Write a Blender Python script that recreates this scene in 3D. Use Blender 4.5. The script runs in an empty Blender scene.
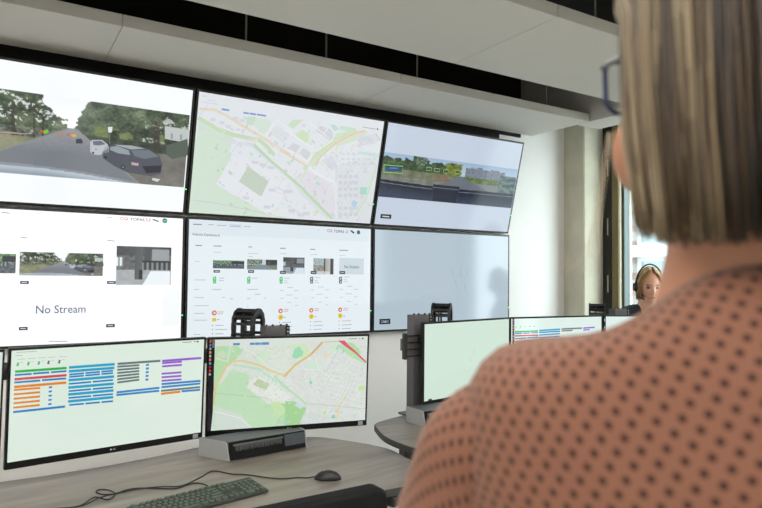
import bpy, math, random
from mathutils import Vector, Matrix, noise
random.seed(7)
sc = bpy.context.scene
COL = sc.collection

# ------------------------------------------------------------------ camera, sky, exposure
cam_d = bpy.data.cameras.new('camera'); cam = bpy.data.objects.new('camera', cam_d); COL.objects.link(cam)
cam_d.sensor_width = 36.0; cam_d.lens = 626.55/762*36.0
YAW, PIT, ROLL = 0.5535, 0.0352, 0.0099
fwd = Vector((math.sin(YAW)*math.cos(PIT), math.cos(YAW)*math.cos(PIT), math.sin(PIT)))
rgt = Vector((math.cos(YAW), -math.sin(YAW), 0)); upv = rgt.cross(fwd)
r2 = rgt*math.cos(ROLL)+upv*math.sin(ROLL); u2 = upv*math.cos(ROLL)-rgt*math.sin(ROLL)
m = Matrix((r2, u2, -fwd)).transposed().to_4x4(); m.translation = Vector((-1.55, -3.6227, 1.475))
cam.matrix_world = m
cam_d.clip_start = 0.05; cam_d.clip_end = 200
cam_d.dof.use_dof = True; cam_d.dof.focus_distance = 3.4; cam_d.dof.aperture_fstop = 5.4
sc.camera = cam
wd = bpy.data.worlds.new('sky'); sc.world = wd; wd.use_nodes = True
bg = wd.node_tree.nodes['Background']; bg.inputs[0].default_value = (0.90, 0.95, 1.0, 1); bg.inputs[1].default_value = 10.0
sc.view_settings.view_transform = 'Standard'; sc.view_settings.look = 'None'
sc.view_settings.gamma = 1.0; sc.view_settings.use_curve_mapping = False
sc.view_settings.exposure = 0.1
FILL = 19.0          # strength of the added fill lamps

# ------------------------------------------------------------------ materials
def lin(h):
    out = []
    for s in (16, 8, 0):
        c = ((h >> s) & 255)/255.0
        out.append(c/12.92 if c <= 0.04045 else ((c+0.055)/1.055)**2.4)
    return out
def s2l(c): return c/12.92 if c <= 0.04045 else ((c+0.055)/1.055)**2.4
MATS = {}
def mat(name, h, rough=0.6, metal=0.0, spec=0.5, var=0.0, vscale=20.0, bump=0.0, bscale=200.0, stretch=None, sheen=0.0, sss=0.0):
    if name in MATS: return MATS[name]
    mt = bpy.data.materials.new(name); mt.use_nodes = True; nt = mt.node_tree; b = nt.nodes['Principled BSDF']
    c = lin(h); b.inputs['Base Color'].default_value = (*c, 1); b.inputs['Roughness'].default_value = rough
    b.inputs['Metallic'].default_value = metal; b.inputs['Specular IOR Level'].default_value = spec
    if sheen: b.inputs['Sheen Weight'].default_value = sheen
    if sss: b.inputs['Subsurface Weight'].default_value = sss; b.inputs['Subsurface Radius'].default_value = (0.012, 0.004, 0.002); b.inputs['Subsurface Scale'].default_value = 1.0
    if var or bump:
        tc = nt.nodes.new('ShaderNodeTexCoord'); mp = nt.nodes.new('ShaderNodeMapping')
        if stretch: mp.inputs['Scale'].default_value = stretch
        nt.links.new(tc.outputs['Object'], mp.inputs['Vector'])
        if var:
            nz = nt.nodes.new('ShaderNodeTexNoise'); nz.inputs['Scale'].default_value = vscale; nz.inputs['Detail'].default_value = 5
            rp = nt.nodes.new('ShaderNodeValToRGB'); nt.links.new(mp.outputs['Vector'], nz.inputs['Vector']); nt.links.new(nz.outputs['Fac'], rp.inputs['Fac'])
            rp.color_ramp.elements[0].position = 0.3; rp.color_ramp.elements[1].position = 0.7
            rp.color_ramp.elements[0].color = (*[x*(1-var) for x in c], 1); rp.color_ramp.elements[1].color = (*[min(1, x*(1+var)) for x in c], 1)
            nt.links.new(rp.outputs['Color'], b.inputs['Base Color'])
        if bump:
            n2 = nt.nodes.new('ShaderNodeTexNoise'); n2.inputs['Scale'].default_value = bscale
            bp = nt.nodes.new('ShaderNodeBump'); bp.inputs['Strength'].default_value = bump; bp.inputs['Distance'].default_value = 0.002
            nt.links.new(mp.outputs['Vector'], n2.inputs['Vector']); nt.links.new(n2.outputs['Fac'], bp.inputs['Height']); nt.links.new(bp.outputs['Normal'], b.inputs['Normal'])
    MATS[name] = mt; return mt
def emit(name, h, s):
    mt = mat(name, 0x101010); b = mt.node_tree.nodes['Principled BSDF']
    b.inputs['Emission Color'].default_value = (*lin(h), 1); b.inputs['Emission Strength'].default_value = s; return mt
def glass(name, tint, refl):
    mt = bpy.data.materials.new(name); mt.use_nodes = True; nt = mt.node_tree; nt.nodes.clear()
    o = nt.nodes.new('ShaderNodeOutputMaterial'); t = nt.nodes.new('ShaderNodeBsdfTransparent'); g = nt.nodes.new('ShaderNodeBsdfGlossy'); x = nt.nodes.new('ShaderNodeMixShader')
    t.inputs[0].default_value = (*lin(tint), 1); g.inputs['Roughness'].default_value = 0.02; x.inputs[0].default_value = refl
    nt.links.new(t.outputs[0], x.inputs[1]); nt.links.new(g.outputs[0], x.inputs[2]); nt.links.new(x.outputs[0], o.inputs[0]); return mt
def screen_mat():
    mt = bpy.data.materials.new('screen'); mt.use_nodes = True; nt = mt.node_tree; b = nt.nodes['Principled BSDF']
    b.inputs['Base Color'].default_value = (0.006, 0.006, 0.007, 1); b.inputs['Roughness'].default_value = 0.12; b.inputs['Specular IOR Level'].default_value = 0.5
    a = nt.nodes.new('ShaderNodeAttribute'); a.attribute_name = 'Col'
    nt.links.new(a.outputs['Color'], b.inputs['Emission Color']); b.inputs['Emission Strength'].default_value = 1.0
    return mt
def attr_mat(name, rough=0.5, spec=0.4):
    mt = bpy.data.materials.new(name); mt.use_nodes = True; nt = mt.node_tree; b = nt.nodes['Principled BSDF']
    b.inputs['Roughness'].default_value = rough; b.inputs['Specular IOR Level'].default_value = spec
    a = nt.nodes.new('ShaderNodeAttribute'); a.attribute_name = 'Col'; nt.links.new(a.outputs['Color'], b.inputs['Base Color']); return mt
def dot_mat():      # salmon cloth printed with dark dots; UVs are metres on the cloth
    mt = bpy.data.materials.new('dotted_cloth'); mt.use_nodes = True; nt = mt.node_tree; N = nt.nodes.new; b = nt.nodes['Principled BSDF']
    b.inputs['Roughness'].default_value = 0.75; b.inputs['Specular IOR Level'].default_value = 0.25; b.inputs['Sheen Weight'].default_value = 0.1
    uv = N('ShaderNodeUVMap'); mp = N('ShaderNodeMapping'); mp.inputs['Scale'].default_value = (1/DOT, 1/DOT, 1); mp.inputs['Rotation'].default_value = (0, 0, math.radians(DOTROT))
    nt.links.new(uv.outputs[0], mp.inputs['Vector'])
    fr = N('ShaderNodeVectorMath'); fr.operation = 'FRACTION'; nt.links.new(mp.outputs[0], fr.inputs[0])
    ds = N('ShaderNodeVectorMath'); ds.operation = 'DISTANCE'; ds.inputs[1].default_value = (0.5, 0.5, 0); nt.links.new(fr.outputs[0], ds.inputs[0])
    rp = N('ShaderNodeValToRGB'); e = rp.color_ramp.elements; e[0].position = 0.20; e[0].color = (*lin(0x3a2018), 1); e[1].position = 0.28; e[1].color = (*lin(CLOTH), 1)
    nt.links.new(ds.outputs['Value'], rp.inputs['Fac']); nt.links.new(rp.outputs['Color'], b.inputs['Base Color'])
    nz = N('ShaderNodeTexNoise'); nz.inputs['Scale'].default_value = 14; bp = N('ShaderNodeBump'); bp.inputs['Strength'].default_value = 0.5; bp.inputs['Distance'].default_value = 0.012
    tc = N('ShaderNodeTexCoord'); nt.links.new(tc.outputs['Object'], nz.inputs['Vector']); nt.links.new(nz.outputs['Fac'], bp.inputs['Height']); nt.links.new(bp.outputs['Normal'], b.inputs['Normal'])
    return mt
DOT, DOTROT, CLOTH = 0.0102, 24, 0x7e5644

# ------------------------------------------------------------------ mesh builder
class MB:
    def __init__(s): s.v = []; s.f = []; s.c = []; s.u = []
    def add(s, vs, fs, col=None, uvs=None):
        n = len(s.v); s.v += [tuple(x) for x in vs]
        for f in fs: s.f.append(tuple(i+n for i in f)); s.c.append(col)
        return s
    def box(s, x0, x1, y0, y1, z0, z1):
        return s.add([(x0,y0,z0),(x1,y0,z0),(x1,y1,z0),(x0,y1,z0),(x0,y0,z1),(x1,y0,z1),(x1,y1,z1),(x0,y1,z1)],
                     [(3,2,1,0),(4,5,6,7),(0,1,5,4),(1,2,6,5),(2,3,7,6),(3,0,4,7)])
    def prism(s, pts, z0, z1):
        n = len(pts)
        return s.add([(x,y,z0) for x,y in pts]+[(x,y,z1) for x,y in pts],
                     [tuple(range(n-1,-1,-1)), tuple(range(n,2*n))]+[(i,(i+1)%n,n+(i+1)%n,n+i) for i in range(n)])
    def prism_x(s, pts, x0, x1):      # profile in (y,z) pushed along x
        n = len(pts)
        return s.add([(x0,y,z) for y,z in pts]+[(x1,y,z) for y,z in pts],
                     [tuple(range(n-1,-1,-1)), tuple(range(n,2*n))]+[(i,(i+1)%n,n+(i+1)%n,n+i) for i in range(n)])
    def tube(s, pts, rad, seg=8, col=None, closed=False):
        pts = [Vector(p) for p in pts]; n = len(pts); rs = rad if isinstance(rad, (list, tuple)) else [rad]*n
        vs = []; fs = []; prev = None
        for i, p in enumerate(pts):
            a = pts[i-1] if (i or closed) else pts[i]; b = pts[(i+1) % n] if (i < n-1 or closed) else pts[i]
            t = (b-a); t = t.normalized() if t.length > 1e-9 else Vector((0,0,1))
            if prev is None:
                ref = Vector((0,0,1)) if abs(t.z) < 0.9 else Vector((1,0,0)); x = t.cross(ref).normalized()
            else:
                x = prev - t*prev.dot(t); x = x.normalized() if x.length > 1e-6 else prev
            prev = x; y = t.cross(x)
            for k in range(seg):
                an = 2*math.pi*k/seg; vs.append(p+(x*math.cos(an)+y*math.sin(an))*rs[i])
        for i in range(n if closed else n-1):
            j = (i+1) % n
            for k in range(seg): fs.append((i*seg+k, i*seg+(k+1)%seg, j*seg+(k+1)%seg, j*seg+k))
        if not closed: fs.append(tuple(range(seg-1,-1,-1))); fs.append(tuple(range((n-1)*seg, n*seg)))
        return s.add(vs, fs, col)
    def lathe(s, prof, seg=24, cx=0, cy=0):
        vs = []; fs = []; n = len(prof)
        for r, z in prof:
            for k in range(seg): a = 2*math.pi*k/seg; vs.append((cx+r*math.cos(a), cy+r*math.sin(a), z))
        for i in range(n-1):
            for k in range(seg): fs.append((i*seg+k, i*seg+(k+1)%seg, (i+1)*seg+(k+1)%seg, (i+1)*seg+k))
        fs.append(tuple(range(seg-1,-1,-1))); fs.append(tuple(range((n-1)*seg, n*seg)))
        return s.add(vs, fs)
    def ball(s, c, r, nu=16, nv=10, fn=None):
        vs = []; fs = []; c = Vector(c); r = Vector(r if hasattr(r, '__len__') else (r,r,r))
        for j in range(nv+1):
            th = math.pi*j/nv
            for k in range(nu):
                ph = 2*math.pi*k/nu; d = Vector((math.sin(th)*math.cos(ph), math.sin(th)*math.sin(ph), math.cos(th)))
                p = Vector((d.x*r.x, d.y*r.y, d.z*r.z))
                if fn: p = fn(p, d)
                vs.append(c+p)
        for j in range(nv):
            for k in range(nu): fs.append((j*nu+k, (j+1)*nu+k, (j+1)*nu+(k+1)%nu, j*nu+(k+1)%nu))
        return s.add(vs, fs)
    def limb(s, pts, rad, seg=14):    # closed tapered limb with round ends
        pts = [Vector(p) for p in pts]; rs = list(rad)
        P = []; Rr = []
        d0 = (pts[0]-pts[1]).normalized(); d1 = (pts[-1]-pts[-2]).normalized()
        for a in (1.0, 0.8, 0.45): P.append(pts[0]+d0*rs[0]*a*0.9); Rr.append(rs[0]*math.sqrt(max(0.02, 1-a*a)))
        for i in range(len(pts)-1):
            for k in range(4):
                t = k/4; P.append(pts[i].lerp(pts[i+1], t)); Rr.append(rs[i]*(1-t)+rs[i+1]*t)
        P.append(pts[-1]); Rr.append(rs[-1])
        for a in (0.45, 0.8, 1.0): P.append(pts[-1]+d1*rs[-1]*a*0.9); Rr.append(rs[-1]*math.sqrt(max(0.02, 1-a*a)))
        return s.tube(P, Rr, seg)
    def mesh(s, name):
        me = bpy.data.meshes.new(name); me.from_pydata(s.v, [], s.f); me.update()
        if any(c is not None for c in s.c):
            at = me.color_attributes.new('Col', 'FLOAT_COLOR', 'CORNER'); i = 0; buf = []
            for f, c in zip(s.f, s.c):
                for q, _ in enumerate(f):
                    cc = c[q] if (c and hasattr(c[0], '__len__')) else (c or (0.5,0.5,0.5))
                    buf += [cc[0], cc[1], cc[2], 1.0]
            at.data.foreach_set('color', buf)
        return me
    def pieces(s):      # connected pieces as builders of their own
        par = list(range(len(s.v)))
        def find(i):
            while par[i] != i: par[i] = par[par[i]]; i = par[i]
            return i
        for f in s.f:
            a = find(f[0])
            for i in f[1:]: par[find(i)] = a
        out = {}
        for f, c in zip(s.f, s.c): out.setdefault(find(f[0]), []).append((f, c))
        res = []
        for fl in out.values():
            m_ = MB(); ix = {}
            for f, c in fl:
                for i in f:
                    if i not in ix: ix[i] = len(m_.v); m_.v.append(s.v[i])
                m_.f.append(tuple(ix[i] for i in f)); m_.c.append(c)
            res.append(m_)
        return res
    def each(s, name, mt, parent=None, bevel=0.0, smooth=False, seg=2):      # every piece a part of its own
        return [p.build(name, mt, parent, bevel, smooth, seg) for p in s.pieces()]
    def build(s, name, mt, parent=None, bevel=0.0, smooth=False, seg=2):
        me = s.mesh(name); return link(name, me, mt, parent, bevel, smooth, seg)
def link(name, me, mt, parent=None, bevel=0.0, smooth=False, seg=2):
    o = bpy.data.objects.new(name, me); COL.objects.link(o)
    if mt: me.materials.append(mt)
    if parent: o.parent = parent
    if smooth:
        for p in me.polygons: p.use_smooth = True
    if bevel:
        b = o.modifiers.new('bevel', 'BEVEL'); b.width = bevel; b.segments = seg; b.limit_method = 'ANGLE'; b.angle_limit = math.radians(40)
    return o
def tag(o, label, cat, group=None, kind=None):
    o['label'] = label; o['category'] = cat
    if group: o['group'] = group
    if kind: o['kind'] = kind
    return o
def thing(name, label, cat, loc=(0,0,0), rz=0.0, rx=0.0, group=None):
    o = bpy.data.objects.new(name, None); o.empty_display_size = 0.05; COL.objects.link(o)
    o.location = loc; o.rotation_euler = (rx, 0, rz); return tag(o, label, cat, group)
def struct(o, label, cat): o['kind'] = 'structure'; o['label'] = label; o['category'] = cat; return o
def bake(o, mods):      # apply modifiers to a throw-away object and return the mesh
    dg = bpy.context.evaluated_depsgraph_get(); dg.update(); ev = o.evaluated_get(dg)
    me = bpy.data.meshes.new_from_object(ev, depsgraph=dg); old = o.data
    bpy.data.objects.remove(o, do_unlink=True); bpy.data.meshes.remove(old); return me
def union(mb, voxel, smooth=5, fac=0.5):   # fuse overlapping closed shapes into one continuous skin
    o = bpy.data.objects.new('tmp', mb.mesh('tmp')); COL.objects.link(o)
    r = o.modifiers.new('r', 'REMESH'); r.mode = 'VOXEL'; r.voxel_size = voxel
    if smooth:
        q = o.modifiers.new('s', 'SMOOTH'); q.factor = fac; q.iterations = smooth
    return bake(o, None)
def crom(pts, n=6, closed=False):
    pts = [Vector(p) for p in pts]; N = len(pts); out = []
    for i in range(N if closed else N-1):
        g = lambda j: pts[j % N] if closed else pts[max(0, min(N-1, j))]
        p0, p1, p2, p3 = g(i-1), g(i), g(i+1), g(i+2)
        for k in range(n):
            t = k/n
            out.append(0.5*((2*p1)+(p2-p0)*t+(2*p0-5*p1+4*p2-p3)*t*t+(3*p1-p0-3*p2+p3)*t*t*t))
    if not closed: out.append(pts[-1])
    return out

# shared materials
WHITE_WALL = mat('white_wall_paint', 0xefeeec, 0.85, var=0.015, vscale=1.5, bump=0.06, bscale=120)
PANEL = mat('white_panel_metal', 0xcfcdc5, 0.55, var=0.01, vscale=3)
CONCRETE = mat('raw_concrete', 0xc6c2b0, 0.9, var=0.10, vscale=5, bump=0.5, bscale=40)
BLACK = mat('black_plastic', 0x17181a, 0.42, var=0.05, vscale=40)
BLACK_GLOSS = mat('black_gloss_plastic', 0x0e0f11, 0.35, spec=0.3)
DARK_METAL = mat('dark_grey_metal', 0x5e5d5e, 0.5, metal=0.0, var=0.05, vscale=60)
SILVER = mat('silver_metal', 0xa2a3a4, 0.42, metal=0.25, var=0.03, vscale=60)
STEEL = mat('blue_grey_steel', 0x55626a, 0.4, metal=0.2)
WOOD = mat('grey_wood_laminate', 0x7b746c, 0.34, var=0.30, vscale=2.2, stretch=(1.3, 9, 9))
EDGE = mat('dark_desk_edge', 0x3a3b36, 0.55)
SCREEN = screen_mat()
LED = emit('green_light', 0x40ff70, 2.0)
LOGO = mat('pale_logo_print', 0xc8ccd0, 0.4)
STICKER = mat('grey_sticker', 0x9aa0a2, 0.4)

# ------------------------------------------------------------------ room shell
XL, XR, YB, YW, ZC = -4.6, 2.77, -7.6, 0.06, 3.12
PZ = 2.588                       # underside of the hanging panels
struct(MB().box(XL, XR+0.3, YB, YW+0.3, -0.12, 0).build('floor', mat('grey_floor', 0xc4c2bc, 0.7, var=0.08, vscale=8)), 'grey office floor below the desks', 'floor')
struct(MB().box(XL-0.2, XR+0.3, YB-0.2, YW+0.3, ZC, ZC+0.2).build('ceiling', mat('dark_ceiling_void', 0x1d1a13, 0.9, var=0.2, vscale=4)), 'dark concrete ceiling above the hanging panels', 'ceiling')
struct(MB().box(XL-0.2, XR+0.3, YW, YW+0.25, 0, ZC).build('wall_back', WHITE_WALL), 'white wall behind the screens', 'wall')
struct(MB().box(XL-0.2, XL, YB, YW, 0, ZC).build('wall_left', WHITE_WALL), 'white side wall left of the screens', 'wall')
struct(MB().box(XL-0.2, XR+0.3, YB-0.2, YB, 0, ZC).build('wall_front', WHITE_WALL), 'white wall behind the viewer', 'wall')
wr = MB()
WIN = [(-1.80, -0.155), (-3.98, -3.2)]
ZS, ZH = 0.45, 2.95
wr.box(XR, XR+0.28, YB, YW, 0, ZS); wr.box(XR, XR+0.28, YB, YW, ZH, ZC)
wr.box(XR, XR+0.28, -0.155, YW, ZS, ZH); wr.box(XR, XR+0.28, -3.2, -1.80, ZS, ZH); wr.box(XR, XR+0.28, YB, -3.98, ZS, ZH)
struct(wr.build('wall_right', WHITE_WALL), 'window wall at the right', 'wall')
FR = mat('black_window_frame', 0x14120f, 0.5); JAMB = mat('golden_brown_reveal', 0x7d6f4a, 0.6, var=0.08, vscale=6, stretch=(6, 6, 0.6))
PALE = mat('pale_frame_edge', 0xd6cdb0, 0.5); SEAL = mat('dark_green_steel_frame', 0x3c4d4e, 0.4)
PANE = glass('window_glass', 0xf4faf8, 0.06)
for i, (y0, y1) in enumerate(WIN):
    w = MB()
    w.box(XR-0.004, XR+0.2, y1-0.085, y1, ZS, ZH); w.box(XR-0.004, XR+0.2, y0, y0+0.085, ZS, ZH)
    w.box(XR, XR+0.2, y0+0.085, y1-0.085, ZH-0.16, ZH); w.box(XR, XR+0.2, y0+0.085, y1-0.085, ZS, ZS+0.06)
    wo = struct(w.build('window_%d' % (i+1), FR), ['window beside the concrete column', 'second window further along the right wall'][i], 'window')
    j = MB(); j.box(XR+0.002, XR+0.16, y1-0.145, y1-0.085, ZS+0.06, ZH-0.16); j.box(XR+0.002, XR+0.16, y0+0.085, y0+0.145, ZS+0.06, ZH-0.16)
    j.each('reveal', JAMB, wo)
    e = MB(); e.box(XR+0.004, XR+0.15, y1-0.162, y1-0.145, ZS+0.06, ZH-0.16); e.box(XR+0.004, XR+0.15, y0+0.145, y0+0.162, ZS+0.06, ZH-0.16); e.each('frame_edge', PALE, wo)
    e = MB(); e.box(XR+0.03, XR+0.10, y1-0.185, y1-0.162, ZS+0.06, ZH-0.16); e.box(XR+0.03, XR+0.10, y0+0.162, y0+0.185, ZS+0.06, ZH-0.16)
    e.box(XR+0.03, XR+0.10, y0+0.185, y1-0.185, ZS+0.06, ZS+0.10); e.box(XR+0.03, XR+0.10, y0+0.185, y1-0.185, ZH-0.20, ZH-0.16); e.build('sash', SEAL, wo)
    MB().box(XR+0.06, XR+0.066, y0+0.18, y1-0.18, ZS+0.09, ZH-0.18).build('pane', PANE, wo)
    h = MB()
    for zz in (1.36, 1.83, 2.32): h.box(XR-0.012, XR-0.003, y1-0.058, y1-0.050, zz, zz+0.14)
    h.each('hinge', mat('pale_hinge_metal', 0xbdb6a8, 0.4, metal=0.5), wo)
    pl = bpy.data.lights.new('window_portal', 'AREA'); pl.shape = 'RECTANGLE'; pl.size = y1-y0; pl.size_y = ZH-ZS; pl.cycles.is_portal = True
    po = bpy.data.objects.new('window_portal', pl); COL.objects.link(po); po.location = (XR+0.12, (y0+y1)/2, (ZS+ZH)/2); po.rotation_euler = (math.radians(90), 0, math.radians(90))
# concrete column and bulkhead
cl = MB(); cl.prism([(2.5415, YW), (2.5415, -0.141), (2.5515, -0.151), (2.762, -0.151), (2.77, -0.144), (2.77, YW)], 0, ZC)
struct(cl.build('trim_1', CONCRETE), 'raw concrete column between the white wall and the window', 'column')
struct(MB().box(2.03, 2.27, YB, -0.52, PZ, ZC).build('trim_2', PANEL), 'white bulkhead running along the window side', 'bulkhead')
struct(MB().box(2.03, 2.27, -0.52, YW, PZ+0.075, ZC).build('trim_3', PANEL), 'end board closing the slot between the hanging panels', 'trim')

struct(MB().box(XL, 1.80, YW-0.012, YW, 2.38, 2.60).box(XL, 2.03, YW-0.012, YW, 2.60, ZC).build('trim_4', mat('void_shade_black', 0x16140f, 0.9)), 'black strip on the wall, painted-in shade above the video wall', 'trim')  # dark colour stands in for the shade above and behind the displays
# ------------------------------------------------------------------ hanging ceiling panels
def panel(x0, x1, y0, y1, label, hang=()):
    t = thing('ceiling_panel', label, 'ceiling panel', ((x0+x1)/2, (y0+y1)/2, PZ), group='white ceiling panels')
    a, b = (x1-x0)/2-0.0015, (y1-y0)/2
    MB().box(-a, a, -b, b, 0, 0.056).build('panel_tray', PANEL, t, bevel=0.002)
    for hx, hy in hang:
        MB().tube([(hx-(x0+x1)/2, hy-(y0+y1)/2, 0.05), (hx-(x0+x1)/2, hy-(y0+y1)/2, ZC-PZ)], 0.005, 6).build('hanger_rod', mat('hanger_steel', 0x8c8a80, 0.4, metal=0.3), t)
    return t
S1 = [-4.4, -2.6, -1.085, 0.42, 2.027]
N1 = ['far left panel of the row directly above the video wall', 'white hanging panel above the left end of the video wall', 'white hanging panel above the middle of the video wall', 'white hanging panel above the right end of the video wall, by the column']
for i in range(4):
    hs = [[(-4.0, -0.6), (-3.0, -0.6)], [(-2.2, -0.6), (-1.4, -0.6)], [(-0.50, -0.61), (-0.05, -0.61)], [(0.55, -0.61), (1.62, -0.61)]][i]
    panel(S1[i], S1[i+1], -0.635, -0.075, N1[i], hs)
S2 = [-4.4, -2.6, -1.05, 0.47, 2.027]
N2 = ['far left panel of the second row from the video wall', 'second row ceiling panel at the upper left', 'wide white ceiling panel of the second row, beyond the dark slot', 'wide white ceiling panel of the second row, ending near the window']
for i in range(4): panel(S2[i], S2[i+1], -1.77, -1.065, N2[i], [(S2[i]+0.3, -1.72), (S2[i+1]-0.25, -1.72)])
for r, nm in enumerate(('third', 'fourth', 'fifth', 'sixth')):
    y1 = -2.24-1.14*r
    panel(-4.4, 2.027, y1-0.67, y1, 'long white ceiling panel, %s row from the video wall' % nm, [(-3.9, y1-0.3), (1.5, y1-0.3)])
for k, (y, nm, x0, x1) in enumerate(((-2.015, 'second', -3.1, 1.1), (-3.145, 'third', -3.0, 3.0), (-4.285, 'fourth', -3.0, 3.0), (-5.425, 'fifth', -3.0, 3.0))):  # invented lamps out of view, added to brighten the room
    t = thing('fill_lamp', 'long added fill lamp in the slot behind the %s panel row' % nm, 'lamp', (-1.2, y, PZ), group='added fill lamps')
    MB().box(x0, x1, -0.07, 0.07, 0.012, 0.09).build('housing', PANEL, t)
    MB().box(x0+0.02, x1-0.02, -0.06, 0.06, 0.0, 0.014).build('diffuser', emit('fill_diffuser', 0xfffaf2, FILL), t)
    h = MB(); h.tube([(-2.5, 0, 0.09), (-2.5, 0, ZC-PZ)], 0.005, 6); h.tube([(x1-0.3, 0, 0.09), (x1-0.3, 0, ZC-PZ)], 0.005, 6); h.each('hanger_rod', MATS['hanger_steel'], t)

# ------------------------------------------------------------------ screen contents
OPS = {}
OPS['STREET'] = [
('P', 0x50535e, 3, [(0.6367,0.636),(0.6483,0.5532),(0.6828,0.5074),(0.7547,0.4935),(0.8219,0.5165),(0.8786,0.5854),(0.8953,0.7133),(0.8897,0.834),(0.8477,0.8844),(0.7443,0.8604),(0.6885,0.7902),(0.6424,0.7048)]),
('P', 0x8d99a0, 4, [(0.6702,0.5457),(0.6965,0.5252),(0.7453,0.5656),(0.753,0.6263),(0.7029,0.6198),(0.6683,0.5859)]),
('P', 0x6b757d, 4, [(0.7562,0.5619),(0.8298,0.5313),(0.8771,0.6035),(0.814,0.6589),(0.7716,0.6347)]),
('P', 0x9ea5aa, 4, [(0.6846,0.5124),(0.7548,0.4992),(0.8154,0.5187),(0.7559,0.5505),(0.701,0.5237)]),
('P', 0xb9a3a4, 4, [(0.7596,0.7195),(0.7921,0.7241),(0.7902,0.7597),(0.7623,0.7564)]),
('P', 0x2c2e36, 4, [(0.807,0.7605),(0.8917,0.7233),(0.8893,0.8192),(0.8279,0.8485)]),
('D', 0x24262b, 4, 0.028, [(0.7265,0.7961)]),
('D', 0x70747a, 5, 0.016, [(0.7265,0.7961)]),
('D', 0x24262b, 4, 0.018, [(0.6526,0.6873)]),
('P', 0xb4bac2, 3, [(0.5867,0.5134),(0.5947,0.4827),(0.6335,0.4687),(0.6564,0.5166),(0.6644,0.5646),(0.6621,0.6276),(0.6241,0.6683),(0.598,0.6656),(0.5889,0.6379)]),
('P', 0x66717c, 4, [(0.5967,0.4987),(0.6294,0.4814),(0.6494,0.5191),(0.6219,0.5456),(0.6002,0.5475)]),
('P', 0xcf8a90, 4, [(0.6052,0.5849),(0.6174,0.5863),(0.6161,0.6092),(0.6056,0.6071)]),
('D', 0x2b2d33, 4, 0.014, [(0.6012,0.6478)]),
('P', 0x3f4852, 3, [(0.5298,0.5185),(0.5344,0.4919),(0.5496,0.483),(0.5577,0.5085),(0.5573,0.5421),(0.5328,0.5507)]),
('P', 0xd8a84c, 3, [(0.5108,0.4426),(0.5283,0.4311),(0.5339,0.4622),(0.5215,0.48),(0.5137,0.4663)]),
('P', 0xb87858, 3, [(0.4908,0.4452),(0.5055,0.4281),(0.5111,0.4591),(0.4962,0.4728)]),
('P', 0xb08468, 3, [(0.4561,0.4583),(0.4757,0.4411),(0.4801,0.4689),(0.4575,0.4839)]),
('P', 0x6fc83c, 3, [(0.4093,0.4322),(0.4252,0.4212),(0.4256,0.4503),(0.4099,0.4757)]),
('P', 0xc85c2c, 3, [(0.3963,0.4372),(0.4093,0.4322),(0.4099,0.4724),(0.3977,0.4641)]),
('P', 0xa8948a, 2, [(0.2528,0.5065),(0.2802,0.4945),(0.322,0.496),(0.3644,0.488),(0.3645,0.4943),(0.3082,0.5123),(0.253,0.5221)]),
('P', 0xd8dde0, 3, [(0.6538,0.2936),(0.673,0.286),(0.6709,0.3596),(0.6569,0.3649)]),
('L', 0x7a8288, 3, 0.006, [(0.6639,0.3623),(0.6651,0.5136)]),
('P', 0xb8bebd, 2, [(0.8924,0.1853),(1.0053,0.2001),(1.0004,0.3807),(0.8969,0.3587)]),
('P', 0x8d989c, 3, [(0.9208,0.2765),(0.9304,0.2729),(0.9324,0.3487),(0.9228,0.3522)]),
('P', 0x8d989c, 3, [(0.9628,0.2755),(0.9725,0.2718),(0.9746,0.3452),(0.9648,0.3488)]),
('P', 0x545f56, 3, [(0.9058,0.4436),(0.9988,0.3216),(1.01,0.5426),(0.9378,0.6257),(0.9092,0.5754)]),
('P', 0xc8cdd2, 3, [(0.8558,0.9029),(0.8917,0.9142),(0.8782,0.9536),(0.8537,0.9333)]),
]
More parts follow.
